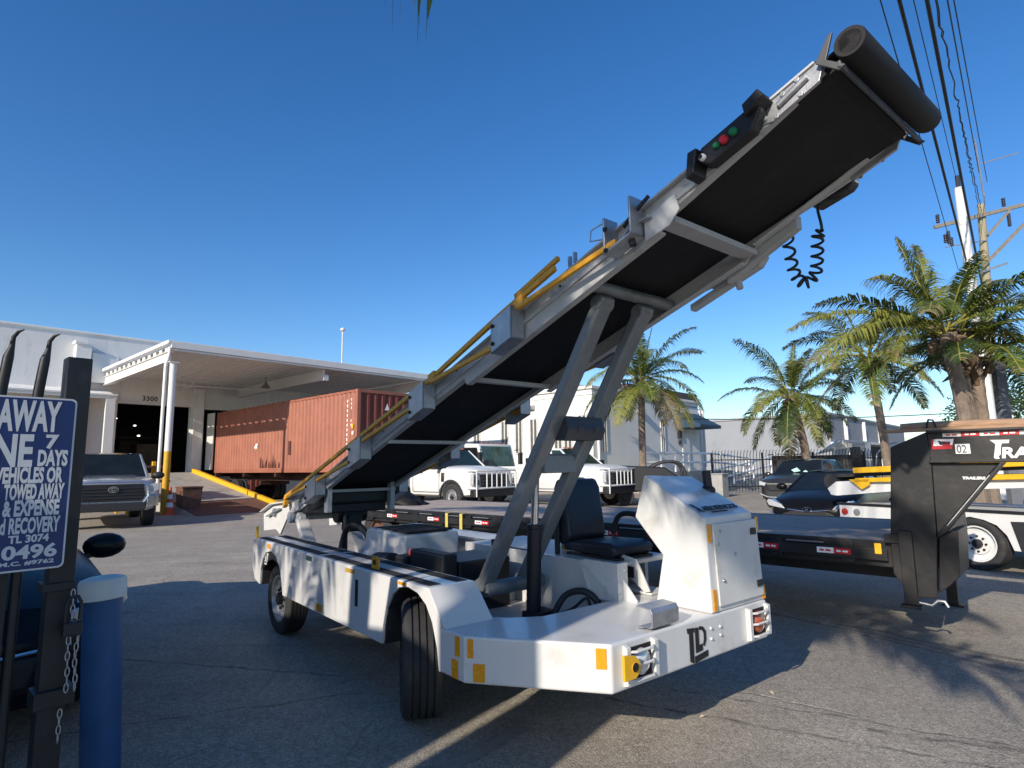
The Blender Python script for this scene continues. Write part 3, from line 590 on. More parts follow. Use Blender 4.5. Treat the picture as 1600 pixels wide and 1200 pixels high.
g=MB(); g.tube([(-1.074,.47,1.05),(-.86,.47,1.44)] if 0 else [(-1.074,.47,1.05),(-1.05,.47,1.46)],.026,16); g.build('piston_rod',CHROME,LD,smooth=40)
g=MB(); g.box(-1.10,-.78,.42,.52,1.42,1.50); g.build('rod_bracket',ARMG,LD,bev=.006)
# work lamp and coiled cable on the far side
g=MB(); g.prism([(.66,2.80),(.72,2.865),(.85,2.905),(.885,2.895),(.885,2.845),(.86,2.82),(.70,2.775)],'xz',.93,1.02); wl=g.build('work_lamp',PLAST,LD,bev=.012)
g=MB(); g.box(.878,.892,.945,1.005,2.85,2.888); g.build('lamp_lens',LENS,wl,bev=.006)
g=MB(); g.prism([(.2,zt(.2,-.13)),(.62,zt(.62,-.08)),(.62,zt(.62,-.15)),(.2,zt(.2,-.21))],'xz',.872,.93); g.prism([(-.1,zt(-.1,-.16)),(.4,zt(.4,-.15)),(.36,zt(.36,-.19)),(-.1,zt(-.1,-.20))],'xz',.94,1.0)
g.tube([(.22,.95,zt(.22,-.18)),(.235,.95,zt(.235,-.25))],.02,10); g.build('far_latch_plate',RAILW,LD,bev=.004)
g=MB(); g.beam((.66,.87,2.79),(.80,.98,2.80),.03,.02); g.build('lamp_arm',PLAST,LD)
P=[(.698,2.80),(.695,2.761),(.706,2.665),(.682,2.62),(.672,2.521),(.654,2.431),(.598,2.392),(.551,2.449),(.532,2.562),(.524,2.689)]
def cr(P,t):
    n=len(P)-1; i=min(int(t*n),n-1); u=t*n-i; p=[Vector(P[max(0,min(n,i+k))]) for k in (-1,0,1,2)]
    return .5*((2*p[1])+(-p[0]+p[2])*u+(2*p[0]-5*p[1]+4*p[2]-p[3])*u*u+(-p[0]+3*p[1]-3*p[2]+p[3])*u**3)
pts=[]
for i in range(421):
    t=i/420; c=cr(P,t); e=cr(P,min(1,t+.01))-cr(P,max(0,t-.01)); e.normalize(); n=Vector((-e.y,e.x)); k=max(0,min(1,(t-.23)/.05)); a=t*2*math.pi*17; r=.027*k
    pts.append((c.x+n.x*r*math.cos(a),.96+r*math.sin(a),c.y+n.y*r*math.cos(a)))
g=MB(); g.tube(pts,.0075,6); g.build('coiled_cable',PLAST,LD,smooth=60)
# ---------------- gooseneck flatbed trailer ----------------
TR=thing('gooseneck_trailer','long black gooseneck flatbed trailer with a weathered plank deck, behind the loader','trailer',(2.22,5.57,0),-43)
g=MB()
for k in range(11): g.box(-7.0,1.05,.11+.185*k,.11+.185*k+.178,.775,.80+.0015*(k%3))
g.build('plank_deck',WOOD,TR,bev=.003)
g=MB(); g.box(-7.0,1.06,.055,.10,.60,.805); g.box(-7.0,1.06,2.16,2.20,.60,.805); g.box(-7.0,-6.96,.10,2.16,.60,.8); g.box(-6.9,1.0,.5,.62,.45,.62); g.box(-6.9,1.0,1.6,1.72,.45,.62)
for k in range(14): g.box(-6.8+.56*k,-6.72+.56*k,.101,2.159,.66,.772)
g.build('deck_frame',BLKSAT,TR,bev=.004)
g=MB(); g.box(-7.0,1.03,0,.014,.655,.745)
for k in range(14): g.box(-6.85+.58*k,-6.75+.58*k,.014,.054,.62,.775)
g.build('rub_rail',BLKSAT,TR,bev=.003)
g=MB()
for k in range(13): g.box(-6.70+.58*k,-6.40+.58*k,.004,.02,.762,.772)
g.build('rail_edge',STEEL,TR)
for i in range(8):
    s=-6.75+1.0*i if i<6 else (-.07,.51)[i-6]; 
    for c,m,o in ((0,WHT,0),(1,REDT,.13)):
        g=MB(); g.box(s+o,s+o+.13,-.004,-.001,.682,.728); t=g.build('reflective_tape',m,TR)
        g=MB(); [g.prism([(s+o+a,.698),(s+o+a+.004,.714),(s+o+b,.711),(s+o+b-.004,.697)],'xz',-.006,-.004) for a,b in ((.02,.058),(.066,.11))]; g.build('tape_print',REDT if c==0 else WHT,t)
g=MB(); g.box(.945,.995,-.012,.0,.705,.79); g.build('marker_lamp',YELB,TR,bev=.01)
g=MB(); g.box(-7.02,-7.0,.12,.35,.62,.70); g.build('tail_lamp',REDL,TR,bev=.005)
# riser, neck, gusset
g=MB()
g.prism([(1.06,.56),(1.06,.80),(1.125,1.555),(1.374,1.665),(1.386,1.43),(1.37,.885),(1.33,.41),(1.20,.40),(1.10,.50)],'xz',.0,.10)
g.prism([(1.06,.60),(1.06,.80),(1.125,1.45),(1.33,1.43),(1.33,.60)],'xz',.101,2.12)
g.build('riser',BLKSAT,TR,bev=.006)
g=MB(); g.prism([(1.375,1.43),(1.375,1.665),(3.3,1.665),(3.3,1.43)],'xz',.012,.14); g.prism([(1.375,1.655),(1.375,1.675),(3.3,1.675),(3.3,1.655)],'xz',-.03,.16); g.prism([(1.375,1.425),(1.375,1.443),(3.3,1.443),(3.3,1.425)],'xz',-.03,.16)
g.prism([(1.4,1.43),(1.4,1.665),(3.3,1.665),(3.3,1.43)],'xz',1.0,1.12); g.box(1.36,1.5,.14,2.1,1.45,1.62)
g.build('neck',BLKSAT,TR,bev=.005)
g=MB(); g.prism([(1.386,1.424),(1.80,1.424),(1.755,1.375),(1.41,.93),(1.371,.87)],'xz',.02,.045); g.prism([(1.80,1.424),(1.83,1.424),(1.43,.90),(1.371,.86),(1.41,.93)],'xz',-.05,.10); g.build('gusset_plate',BLKSAT,TR,bev=.004)
g=MB(); g.beam((1.735,-.055,1.335),(1.45,-.055,.96),.006,.016,(0,1,0)); g.build('gusset_edge_strip',GALV,TR)
g=MB(); g.prism([(1.34,.44),(1.371,.86),(1.43,.90),(1.50,.92),(1.48,.58),(1.41,.50)],'xz',.06,.6); g.build('toolbox',BLKSAT,TR,bev=.006)
g=MB(); g.box(1.125,1.215,-.05,-.002,.35,.90); g.box(1.10,1.24,-.075,.01,.325,.345); g.box(1.02,1.20,-.02,-.0015,.80,.87); jk=g.build('landing_jack',BLKSAT,TR,bev=.004)
g=MB(); g.tube([(1.22,-.03,.37),(1.30,-.03,.36),(1.34,-.03,.40),(1.38,-.03,.40),(1.40,-.03,.36)],.011,8); g.build('jack_handle',GALV,jk,smooth=50)
for y in (1.9,):
    g=MB(); g.box(1.125,1.215,y,y+.06,.02,.90); g.box(1.08,1.26,y-.03,y+.09,.0,.02); g.build('landing_jack',BLKSAT,TR,bev=.004)
# decals
yn=.011
g=MB(); g.box(1.545,1.635,yn-.003,yn,1.492,1.565); pn=g.build('number_plate',WHT,TR)
g=MB(); g.text('02',.082,(1.552,yn-.005,1.50),(1,0,0),(0,0,1),sx=.78); g.build('number',BLACK,pn)
g=MB(); g.prism([(1.40,1.53),(1.395,1.608),(1.545,1.606),(1.525,1.53)],'xz',yn-.003,yn); dc=g.build('dealer_decal',REDT,TR)
g=MB(); g.prism([(1.415,1.607),(1.542,1.605),(1.53,1.56),(1.515,1.56),(1.52,1.585),(1.47,1.59),(1.465,1.555),(1.41,1.555)],'xz',yn-.005,yn-.003); g.text('FIX LOAD',.016,(1.425,yn-.006,1.54),(1,0,0),(0,0,1)) if 0 else None; g.build('decal_print',WHT,dc)
g=MB(); g.prism([(1.44,1.595),(1.455,1.56),(1.50,1.572),(1.50,1.58)],'xz',yn-.007,yn-.005); g.prism([(1.508,1.584),(1.516,1.584),(1.508,1.563),(1.50,1.563)],'xz',yn-.007,yn-.005); g.build('decal_mark',BLACK,dc)
for k in range(6):
    g=MB(); s=1.475+.113*k; g.box(s,s+.113,-.034,-.031,1.628,1.654) if 0 else g.box(s,s+.113,yn-.003,yn,1.622,1.651); t=g.build('reflective_tape',(WHT,REDT)[k%2],TR)
    g=MB(); [g.prism([(s+a,1.631),(s+a+.004,1.643),(s+b,1.640),(s+b-.004,1.630)],'xz',yn-.005,yn-.003) for a,b in ((.022,.05),(.056,.092))]; g.build('tape_print',(REDT,WHT)[k%2],t)
g=MB(); 
# big stylised letters: a tall T with swept bar, then RA running out of the picture
def pz(p): g.plate([(1.755+x*.001,yn-.0005,1.44+z*.001) for x,z in p],(0,-1,0),.003)
pz([(0,148),(112,146),(106,122),(66,122),(60,100),(52,40),(40,30),(44,10),(22,10),(12,20),(20,60),(30,118)])
g.text('RAILERS',.105,(1.808,yn-.003,1.458),(1,0,0),(0,0,1),bold=.004,shear=.12,sx=1.15); g.build('neck_lettering',WHT,TR)
g=MB(); g.text('TRAILERS',.026,(1.565,.018,1.302),(1,0,0),(0,0,1),bold=.0015,shear=.15,sx=1.25); g.build('gusset_lettering',WHT,TR)
# axles: two near duals, two far
for x in (-6.22,-5.28):
    for y,sd in ((.24,-1),(.52,-1),(1.75,1),(2.02,1)):
        if sd<0 and y>.4: nm=False
        wheel(TR,x,y,.40,.40,.24,.21,sd,RUST,RUST,nuts=False)
    g=MB(); g.tube([(x,.3,.40),(x,1.95,.40)],.06,10); g.build('axle',BLACK,TR,smooth=40)
STRAP=mat('yellow_strap',(.55,.45,.10),.7,var=.2,scale=30)
for s in (-4.35,-4.05):
    g=MB(); g.box(s,s+.055,-.012,-.005,.52,.80); g.box(s-.02,s+.05,-.018,-.006,.44,.56); g.box(s,s+.055,-.012,.2,.801,.804); tag(g.build('ratchet_strap',STRAP,TR,bev=.004))
g=MB(); g.box(-6.98,-6.9,-.02,.03,.50,.76); g.build('ratchet_strap',STRAP,TR,bev=.004)
T=fr((2.22,5.57),-43)
# two timber poles across the gooseneck
for i,(y,z,r,s0,lab) in enumerate(((.12,1.708,.036,1.19,'thicker timber pole resting on top of the black trailer neck'),(.035,1.682,.013,1.10,'thin pale batten lying below the timber pole on the trailer neck'))):
    g=MB(); n=14; random.seed(i); pts=[(0+2.4*k/n,.012*math.sin(k*1.1)*.5,.008*math.sin(k*.8)) for k in range(n+1)]
    if i==0: g.tube(pts,[r*(1+.05*math.sin(k*2.1)) for k in range(n+1)],14)
    else: g.box(0,2.4,-.05,.05,-.012,.012)
    o=g.build('timber_pole' if i==0 else 'timber_batten',LOGW,smooth=50 if i==0 else 0,loc=T(s0,y,z+ (0 if i else 0)),rz=R(-43)); tag(o,lab,'timber')
g=MB(); g.tube([(0,-.03,-.01),(.004,-.045,.05),(.01,.0,.085),(.02,.07,.085)],.007,6); g.tube([(.03,.06,.085),(.05,-.03,.05),(.07,-.05,0)],.006,6); tag(g.build('tie_cord',BLACK,loc=T(1.375,.09,1.68),rz=R(-43)),'short black cord tied over the timber at the corner of the trailer neck','cord')
# black tarpaulin bundle on the deck
random.seed(4); g=MB(); rings=[]
for i in range(15):
    u=i/14; hgt=.26*(math.sin(math.pi*min(1,u*1.05+.03))**.55)*(1.1-.55*u); wd=.33*(math.sin(math.pi*(u*.92+.04))**.5)
    rings.append([(.95*u-.1+.03*math.sin(j*2+i),wd*math.cos(math.pi*j/11)+.05*random.uniform(-1,1),max(0,hgt*math.sin(math.pi*j/11)*(1+.22*math.sin(j*2.3+i*1.3)+.25*random.uniform(-1,1)))) for j in range(12)])
g.loft(rings); tag(g.build('tarpaulin_bundle',mat('black_tarp',(.010,.010,.011),.6,var=.3,bump=.5,bscale=9,spec=.3),smooth=70,loc=T(-7.0+.15,.75,.803),rz=R(-30)),'crumpled black tarpaulin bundle lying on the rear of the flatbed deck','tarpaulin')

# ---------------- container on its chassis ----------------
CN=thing('shipping_container','long rust red corrugated shipping container backed under the canopy','shipping container',(-5.39,20.5,1.30),-42.5)
def corr(x0,x1,z0,z1,y,depth,pitch,axis):
    n=int((x1-x0)/pitch); pr=[]
    for k in range(n):
        a=x0+(x1-x0)*k/n; p=(x1-x0)/n; pr+=[(a,0),(a+.28*p,0),(a+.5*p,depth),(a+.78*p,depth)]
    pr.append((x1,0)); return pr
g=MB(); pr=corr(-12.05,-.14,0,0,0,.036,.278,0)
g.add([(x,.012+d,z) for z in (.16,2.80) for x,d in pr],[(i,i+1,len(pr)+i+1,len(pr)+i) for i in range(len(pr)-1)])
g.add([(x,2.43-d,z) for z in (.16,2.80) for x,d in pr],[(i,i+1,len(pr)+i+1,len(pr)+i) for i in range(len(pr)-1)])
g.build('side_wall',CONT,CN)
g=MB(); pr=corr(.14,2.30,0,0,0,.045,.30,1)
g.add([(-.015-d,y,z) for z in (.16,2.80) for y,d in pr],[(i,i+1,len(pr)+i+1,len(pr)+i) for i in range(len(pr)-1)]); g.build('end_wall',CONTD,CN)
g=MB()
for x0,x1 in ((-.14,0),(-12.19,-12.05)):
    for y0,y1 in ((0,.14),(2.30,2.44)): g.box(x0,x1,y0,y1,.0,2.896)
for y0,y1 in ((.004,.06),(2.38,2.436)): g.box(-12.05,-.14,y0,y1,0,.16); g.box(-12.05,-.14,y0,y1,2.80,2.88)
g.box(-.06,-.004,.14,2.30,0,.16); g.box(-.08,-.004,.14,2.30,2.78,2.89); g.box(-12.05,-.14,.06,2.38,2.82,2.86); g.box(-12.05,-.14,.06,2.38,.02,.10); g.box(-12.16,-12.10,.14,2.30,.0,2.85)
g.build('container_frame',CONT,CN,bev=.006)
g=MB()
for k in range(11): g.text('TGHU4820615'[k],.13,(-.62,.008,2.48-.15*k),(1,0,0),(0,0,1),align='CENTER') if 0 else g.box(-.66,-.60,.004,.0075,2.45-.17*k,2.55-.17*k)
for z in (2.5,2.35,2.2,1.75,1.6): g.box(-.40,-.36,.004,.0075,z,z+.09)
g.box(-.33,-.22,.004,.0075,1.30,1.42)
g.build('code_marks',WHT,CN)
g=MB(); g.box(-.36,-.24,.003,.0075,1.52,1.68); g.build('hazard_label',YELB,CN)
g=MB(); g.prism([(-8.0,1.05),(-7.78,1.25),(-7.60,1.22),(-7.72,1.10),(-7.62,1.12),(-7.86,.92),(-7.76,1.03)],'xz',.003,.008); g.build('side_emblem',WHT,CN)
SC_=mat('scuff_dark',(.085,.03,.022),.7,var=.3,scale=6)
g=MB(); random.seed(9)
for k in range(13):
    x=-7.4+random.uniform(0,1.9); h=random.uniform(.25,.75); g.add([(x,.0095,.2),(x+random.uniform(.05,.16),.0095,.2),(x+random.uniform(.02,.12),.0095,.2+h)],[(0,1,2)])
g.box(-4.92,-4.72,.004,.010,.7,1.25); g.build('scuff_marks',SC_,CN)
g=MB()
g.prism([(-.0,1.75),(0,1.9),(0,1.9)],'yz',.0,.001) if 0 else g.prism([(1.15,2.2),(1.35,2.2),(1.25,2.45)],'yz',.002,.006); g.build('end_label',WHT,CN)
g=MB(); 
for k in range(26): g.box(-12+.46*k,-11.85+.46*k,.0,.05,2.88,2.898)
g.build('roof_bow_ends',CONTD,CN)
CHSM=mat('chassis_dark_rust',(.045,.018,.014),.75,var=.3,scale=4)
CH=thing('container_chassis','low rusty road chassis with dual tyres, carrying the red container','trailer chassis',(-5.39,20.5,0),-42.5)
g=MB(); g.box(-12.0,-.1,.7,.86,.95,1.28); g.box(-12.0,-.1,1.58,1.74,.95,1.28)
for x in (-12.1,-9,-6,-3,-.2): g.box(x,x+.14,.0,2.44,1.12,1.29)
g.box(-12,-8.4,.55,1.9,.75,.94); g.build('frame',CHSM,CH,bev=.008)
for x in (-11.3,-10.05):
    for y,sd in ((.22,-1),(.55,-1),(1.9,1),(2.22,1)): wheel(CH,x,y,.51,.51,.28,.28,sd,RUST,RUST,nuts=False)
    g=MB(); g.tube([(x,.3,.51),(x,2.2,.51)],.07,8); g.build('axle',BLACK,CH)
g=MB(); g.box(-8.3,-8.2,.05,.25,.55,1.0); g.box(-7.9,-7.8,.1,.2,.7,1.0); g.builds('mudflap',CONTD,CH)
for y in (.6,1.75):
    g=MB(); g.box(-2.6,-2.48,y,y+.12,.05,1.0); g.box(-2.7,-2.38,y-.06,y+.18,.0,.05); g.build('landing_leg',BLACK,CH)

# ---------------- warehouse with loading canopy ----------------
B=fr((-5.39,20.5),-42.5)
WHS=thing('warehouse','long white stucco warehouse with dark dock openings and the number 3300','warehouse',(-5.39,20.5,0),-42.5)
ws=-13.2
g=MB() # wall in panels round the openings   (t ranges)
ops=[(-3.95,-.85,1.35,4.5),(-.25,2.75,1.2,4.42)]
def wall(t0,t1,z0,z1): g.box(ws-.3,ws,t0,t1,z0,z1)
wall(-28,-12.0,0,7.45); wall(-12,-5.75,4.3,7.45); wall(-5.75,-3.95,0,7.45); wall(-3.95,-.85,4.5,7.45); wall(-3.95,-.85,0,1.33); wall(-.85,-.25,0,7.45); wall(-.25,2.75,4.42,7.45); wall(2.75,10,0,7.45); wall(-.25,2.75,0,1.1)
g.build('wall',STUC,WHS)
g=MB(); g.box(ws,ws+.12,-4.25,-3.97,0,5.0); g.box(ws,ws+.25,-.80,-.35,0,5.4); g.box(ws,ws+.45,-5.72,-5.15,0,6.9); g.box(ws,ws+.5,-5.78,-5.3,6.9,7.05); g.box(ws+.0,ws+.35,-5.1,-4.1,5.3,6.6)
g.builds('pilaster',STUC,WHS,bev=.02)
g=MB(); g.box(ws-.35,ws+.05,-28,10,7.45,7.55); g.build('coping',STUC,WHS,bev=.02)
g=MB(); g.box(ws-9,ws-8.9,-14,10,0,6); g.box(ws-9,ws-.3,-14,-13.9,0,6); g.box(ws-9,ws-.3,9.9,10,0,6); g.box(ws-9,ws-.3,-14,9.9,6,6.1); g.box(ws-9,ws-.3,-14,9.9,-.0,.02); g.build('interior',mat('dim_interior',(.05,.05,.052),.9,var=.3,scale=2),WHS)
g=MB(); random.seed(21)
for k in range(9):
    s=ws-2.5-random.uniform(0,4.5); t=-4.2+random.uniform(0,3.4); z=1.36; h=random.uniform(.6,1.9); g.box(s-.5,s+.5,t-.45,t+.45,z,z+h)
for z in (2.2,3.2): g.box(ws-6.5,ws-6.3,-6,0,z,z+.12)
g.build('interior_stock',mat('dim_stock',(.12,.09,.06),.8,var=.5,scale=1.5),WHS)
LITE=mat('interior_lamp',(1,.95,.85),.5,emit=3)
for s,t,z in ((ws-4,-3.0,4.1),(ws-6,-1.6,3.9),(ws-3,-2.2,3.2)):
    g=MB(); g.sphere((s,t,z),.07,.07,.035); g.build('interior_lamp',LITE,WHS)
g=MB(); g.text('3300',.30,(ws+.006,-2.98,4.68),(0,1,0),(0,0,1),bold=.008,sp=1.1); g.build('house_number',BLACK,WHS)
for t0,t1,z1 in ((-3.95,-.85,4.5),(-.25,2.75,4.42)):
    g=MB(); g.box(ws+.002,ws+.06,t0-.09,t0,1.3,z1+.09); g.box(ws+.002,ws+.06,t1,t1+.09,1.3,z1+.09); g.box(ws+.002,ws+.06,t0,t1,z1,z1+.09); g.build('door_frame',STUC,WHS,bev=.01)
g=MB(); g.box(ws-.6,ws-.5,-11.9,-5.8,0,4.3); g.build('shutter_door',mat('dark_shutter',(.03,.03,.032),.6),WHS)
g=MB(); g.box(ws,ws+.06,-.62,-.42,1.75,2.2); g.build('notice_plate',WHITE2,WHS)
# low side canopy
g=MB(); g.prism([(ws,5.02),(ws+1.6,4.62),(ws+1.6,4.50),(ws,4.80)],'xz',-14,-4.35); g.box(ws+1.45,ws+1.6,-4.75,-4.4,0,4.49); g.build('side_awning',STUC,WHS,bev=.01)
g=MB(); g.box(ws+1.42,ws+1.63,-14,-4.33,4.621,4.70); g.build('awning_edge',CANO,WHS,bev=.01)
# dock leveller / white dock door leaf next to the container
DD=MB(); DD.box(ws+.12,ws+.95,-.12,-.06,1.45,4.2); o=DD.build('container_door_leaf',WHITE2,bev=.01); o.location=B(0,0,0); o.rotation_euler.z=R(-42.5); tag(o,'white door leaf standing open beside the far end of the red container','door')
# loading canopy
CA=thing('loading_canopy','large white steel canopy with corrugated ceiling over the loading dock','canopy',(-5.39,20.5,0),-42.5)
c0,c1,t0,t1=-4.55,ws+.02,-4.55,7.3
g=MB(); pr=[]
n=33
for k in range(n):
    a=t0+(t1-t0)*k/n; p=(t1-t0)/n; pr+=[(a,0),(a+.3*p,0),(a+.5*p,.075),(a+.8*p,.075)]
pr.append((t1,0))
g.add([(s,t,5.66+d-(s-c1)*0) for s in (c0,c1) for t,d in pr],[(i,i+1,len(pr)+i+1,len(pr)+i) for i in range(len(pr)-1)])
g.box(c1,c0,t0,t1,5.76,5.80); g.build('corrugated_roof',CANO,CA)
g=MB(); g.box(c0,c0+.10,t0-.05,t1,5.66,5.92); g.box(c1,c0+.10,t0-.16,t0-.051,5.80,5.93); g.box(c0-.0,c0+.06,t0+.05,t1,5.58,5.655)
g.build('gutter',CANO,CA,bev=.015)
g=MB(); g.box(c1,c0-.12,t0-.03,t0+.03,5.22,5.55); g.box(c1,c0-.12,t0-.09,t0+.09,5.551,5.575); g.box(c1,c0-.12,t0-.09,t0+.09,5.20,5.219)
for t in (1.4,6.6): g.box(c1,c0-.2,t-.03,t+.03,5.15,5.60); g.box(c1,c0-.2,t-.09,t+.09,5.13,5.149)
g.build('roof_beam',CANO,CA,bev=.005)
for k in range(13):
    s=c0-.5-.63*k; g=MB(); g.prism([(s-.17,5.58),(s-.12,5.72),(s-.17,5.78),(s+.17,5.78),(s+.12,5.72),(s+.17,5.58)],'xz',t0-.02,t0+.01); g.build('deck_rib_end',CANO,CA)
WALLY=mat('yellow_column_paint',(.62,.34,.02),.5,var=.12,scale=5,dirt=(.3,.17,.05),dscale=5,dth=.58)
for t in (t0+.12,6.6):
    g=MB(); g.tube([(c0-.14,t,2.1),(c0-.14,t,5.2)],.115,16); co=g.build('column',CANO,CA,smooth=40)
    g=MB(); g.tube([(c0-.14,t,0),(c0-.14,t,2.1)],.116,16); g.build('column_base',WALLY,co,smooth=40)
    g=MB(); g.box(c0-.30,c0+.02,t-.16,t+.16,5.17,5.20); g.build('cap_plate',CANO,co)
g=MB(); t=t0-.06; g.tube([(c0+.02,t,5.7),(c0-.0,t,5.45),(c0-.16,t,5.25),(c0-.16,t-.05,5.1),(c0-.16,t-.05,.3)],.055,10); g.build('downpipe',CANO,CA,smooth=40)
g=MB(); g.tube([(-8.4,.6,5.6),(-8.4,.6,5.35)],.02,6); g.lathe([(.03,.0),(.05,-.05),(.22,-.28),(.20,-.28),(.0,-.2)],(-8.4,.6,5.38),(0,0,1),16); g.build('pendant_lamp',mat('lamp_shade_grey',(.25,.24,.22),.6),CA,smooth=40)
g=MB(); g.tube([(c0-1,-2.6,5.42),(c1+.2,-1.2,5.35)],.018,6); g.tube([(-9.6,-3.4,5.05),(-9.6,5,5.15)],.02,6); g.tube([(-7.0,-1.8,5.4),(-7.0,-1.8,5.65)],.02,6); g.build('conduit',CANO,CA)
g=MB()
for t in (1.4,6.6): g.box(c0-.2,c0-.02,t-.12,t+.12,5.10,5.35)
g.builds('flood_lamp',WHITE2,CA,bev=.01)
# ---------------- ramp ----------------
RP=thing('loading_ramp','concrete ramp with yellow kerb climbing to the dock under the canopy','ramp',(-5.39,20.5,0),-42.5)
g=MB(); g.prism([(ws+.02,0),(ws+.02,1.35),(-11.9,1.35),(-2.9,.015),(-2.9,0)],'xz',-4.15,-1.12); g.build('ramp_slab',CONC,RP)
g=MB(); g.prism([(-5.0,.335),(-2.85,.016),(-2.6,.006),(-2.6,.02),(-2.85,.03),(-5.0,.35)],'xz',-4.1,-1.14); g.build('steel_plate',RUST,RP)
for a,b in ((-11.9,-5.95),(-5.85,-3.0)):
    za,zb=[1.35*(-(2.9)-q)/9.0 for q in (a,b)]
    g=MB(); g.prism([(a,0),(a,za+.16),(b,zb+.16),(b,0)],'xz',-1.11,-.94); g.build('kerb',YELB if 1 else YEL,RP,bev=.015)
# rack with yellow posts, bin and cone beside the ramp
RK=thing('pallet_rack','rusty rack with stubby yellow posts and flat shelves beside the truck','rack',B(-6.4,-4.35,0),-42.5)
for x in (-.05,1.15):
    for y in (-1.0,.05):
        g=MB(); g.box(x-.06,x+.06,y-.06,y+.06,0,1.78); g.build('post',YELB,RK,bev=.01)
for z in (1.05,1.55):
    g=MB(); g.box(-.3,1.3,-1.2,.2,z,z+.07); g.box(-.3,1.3,-1.2,-1.1,z-.08,z-.001); g.build('shelf',RUST,RK,bev=.006)
BN=thing('waste_bin','brown rusty square bin at the foot of the yellow column','bin',B(-4.15,-3.85,0),-42.5)
g=MB(); g.loft([[(-.28,-.28,.0),(.28,-.28,.0),(.28,.28,.0),(-.28,.28,.0)],[(-.32,-.32,.85),(.32,-.32,.85),(.32,.32,.85),(-.32,.32,.85)]]); g.build('body',RUST,BN,bev=.015)
g=MB(); g.box(-.34,.34,-.34,.34,.85,.90); g.build('rim',RUST,BN,bev=.01)
CO=thing('traffic_cone','orange and white traffic cone standing in front of the yellow column','traffic cone',B(-3.95,-4.5,0),0)
ORC=mat('cone_orange',(.55,.09,.03),.55,var=.15); g=MB(); g.box(-.19,.19,-.19,.19,0,.03); g.lathe([(.14,.03),(.03,.92),(.0,.92)],(0,0,0),(0,0,1),18); g.build('cone_body',ORC,CO,smooth=40)
for z0,z1 in ((.25,.40),(.52,.66)):
    g=MB(); rr=lambda z:.14-.11*(z-.03)/.89+.003; g.lathe([(rr(z0),z0),(rr(z1),z1)],(0,0,0),(0,0,1),18); g.build('white_band',WHT,CO)
# roof lamp far behind
LP=thing('lamp_post','thin pale lamp post rising behind the canopy roof','lamp post',(-13.1,45,0))
g=MB(); g.tube([(0,0,0),(0,0,12.0)],.06,8); g.build('pole',WHITE2,LP); g=MB(); g.sphere((0,0,12.1),.2,.2,.16); g.build('lamp_head',WHITE2,LP,smooth=60)
# ---------------- vehicles ----------------
def body_mb(st):
    "st: stations (x, zbottom, ztop, halfwidth[, crown]) front (x=0) to rear (negative)"
    g=MB(); rings=[]
    for q in st:
        x,zb,zt_,hw=q[:4]; cr=q[4] if len(q)>4 else .03; h=zt_-zb
        half=[(hw*.80,zb),(hw*.95,zb+.06*h),(hw*.995,zb+.30*h),(hw,zb+.55*h),(hw*.985,zb+.78*h),(hw*.95,zb+.93*h),(hw*.86,zb+h),(hw*.45,zb+h+cr*.8),(0,zb+h+cr)]
        ring=[(x,y,z) for y,z in half]+[(x,-y,z) for y,z in half[-2::-1]]
        rings.append(ring)
    return g.loft(rings)
def cut_wells(o,cuts,hw):
    cs=[]
    for x,z,r in cuts:
        g=MB(); g.tube([(x,-hw-.2,z),(x,-hw+.28,z)],r,32); g.tube([(x,hw-.28,z),(x,hw+.2,z)],r,32)
        c=g.build('cutter',DARK); cs.append(c)
        m=o.modifiers.new('b','BOOLEAN'); m.operation='DIFFERENCE'; m.object=c; m.solver='EXACT'
    par=o.parent; o.parent=None
    dg=bpy.context.evaluated_depsgraph_get(); me=bpy.data.meshes.new_from_object(o.evaluated_get(dg))
    o.modifiers.clear(); old=o.data; o.data=me; o.parent=par
    me.polygons.foreach_set('use_smooth',[True]*len(me.polygons)); me.set_sharp_from_angle(angle=R(32))
    for c in cs: bpy.data.objects.remove(c)
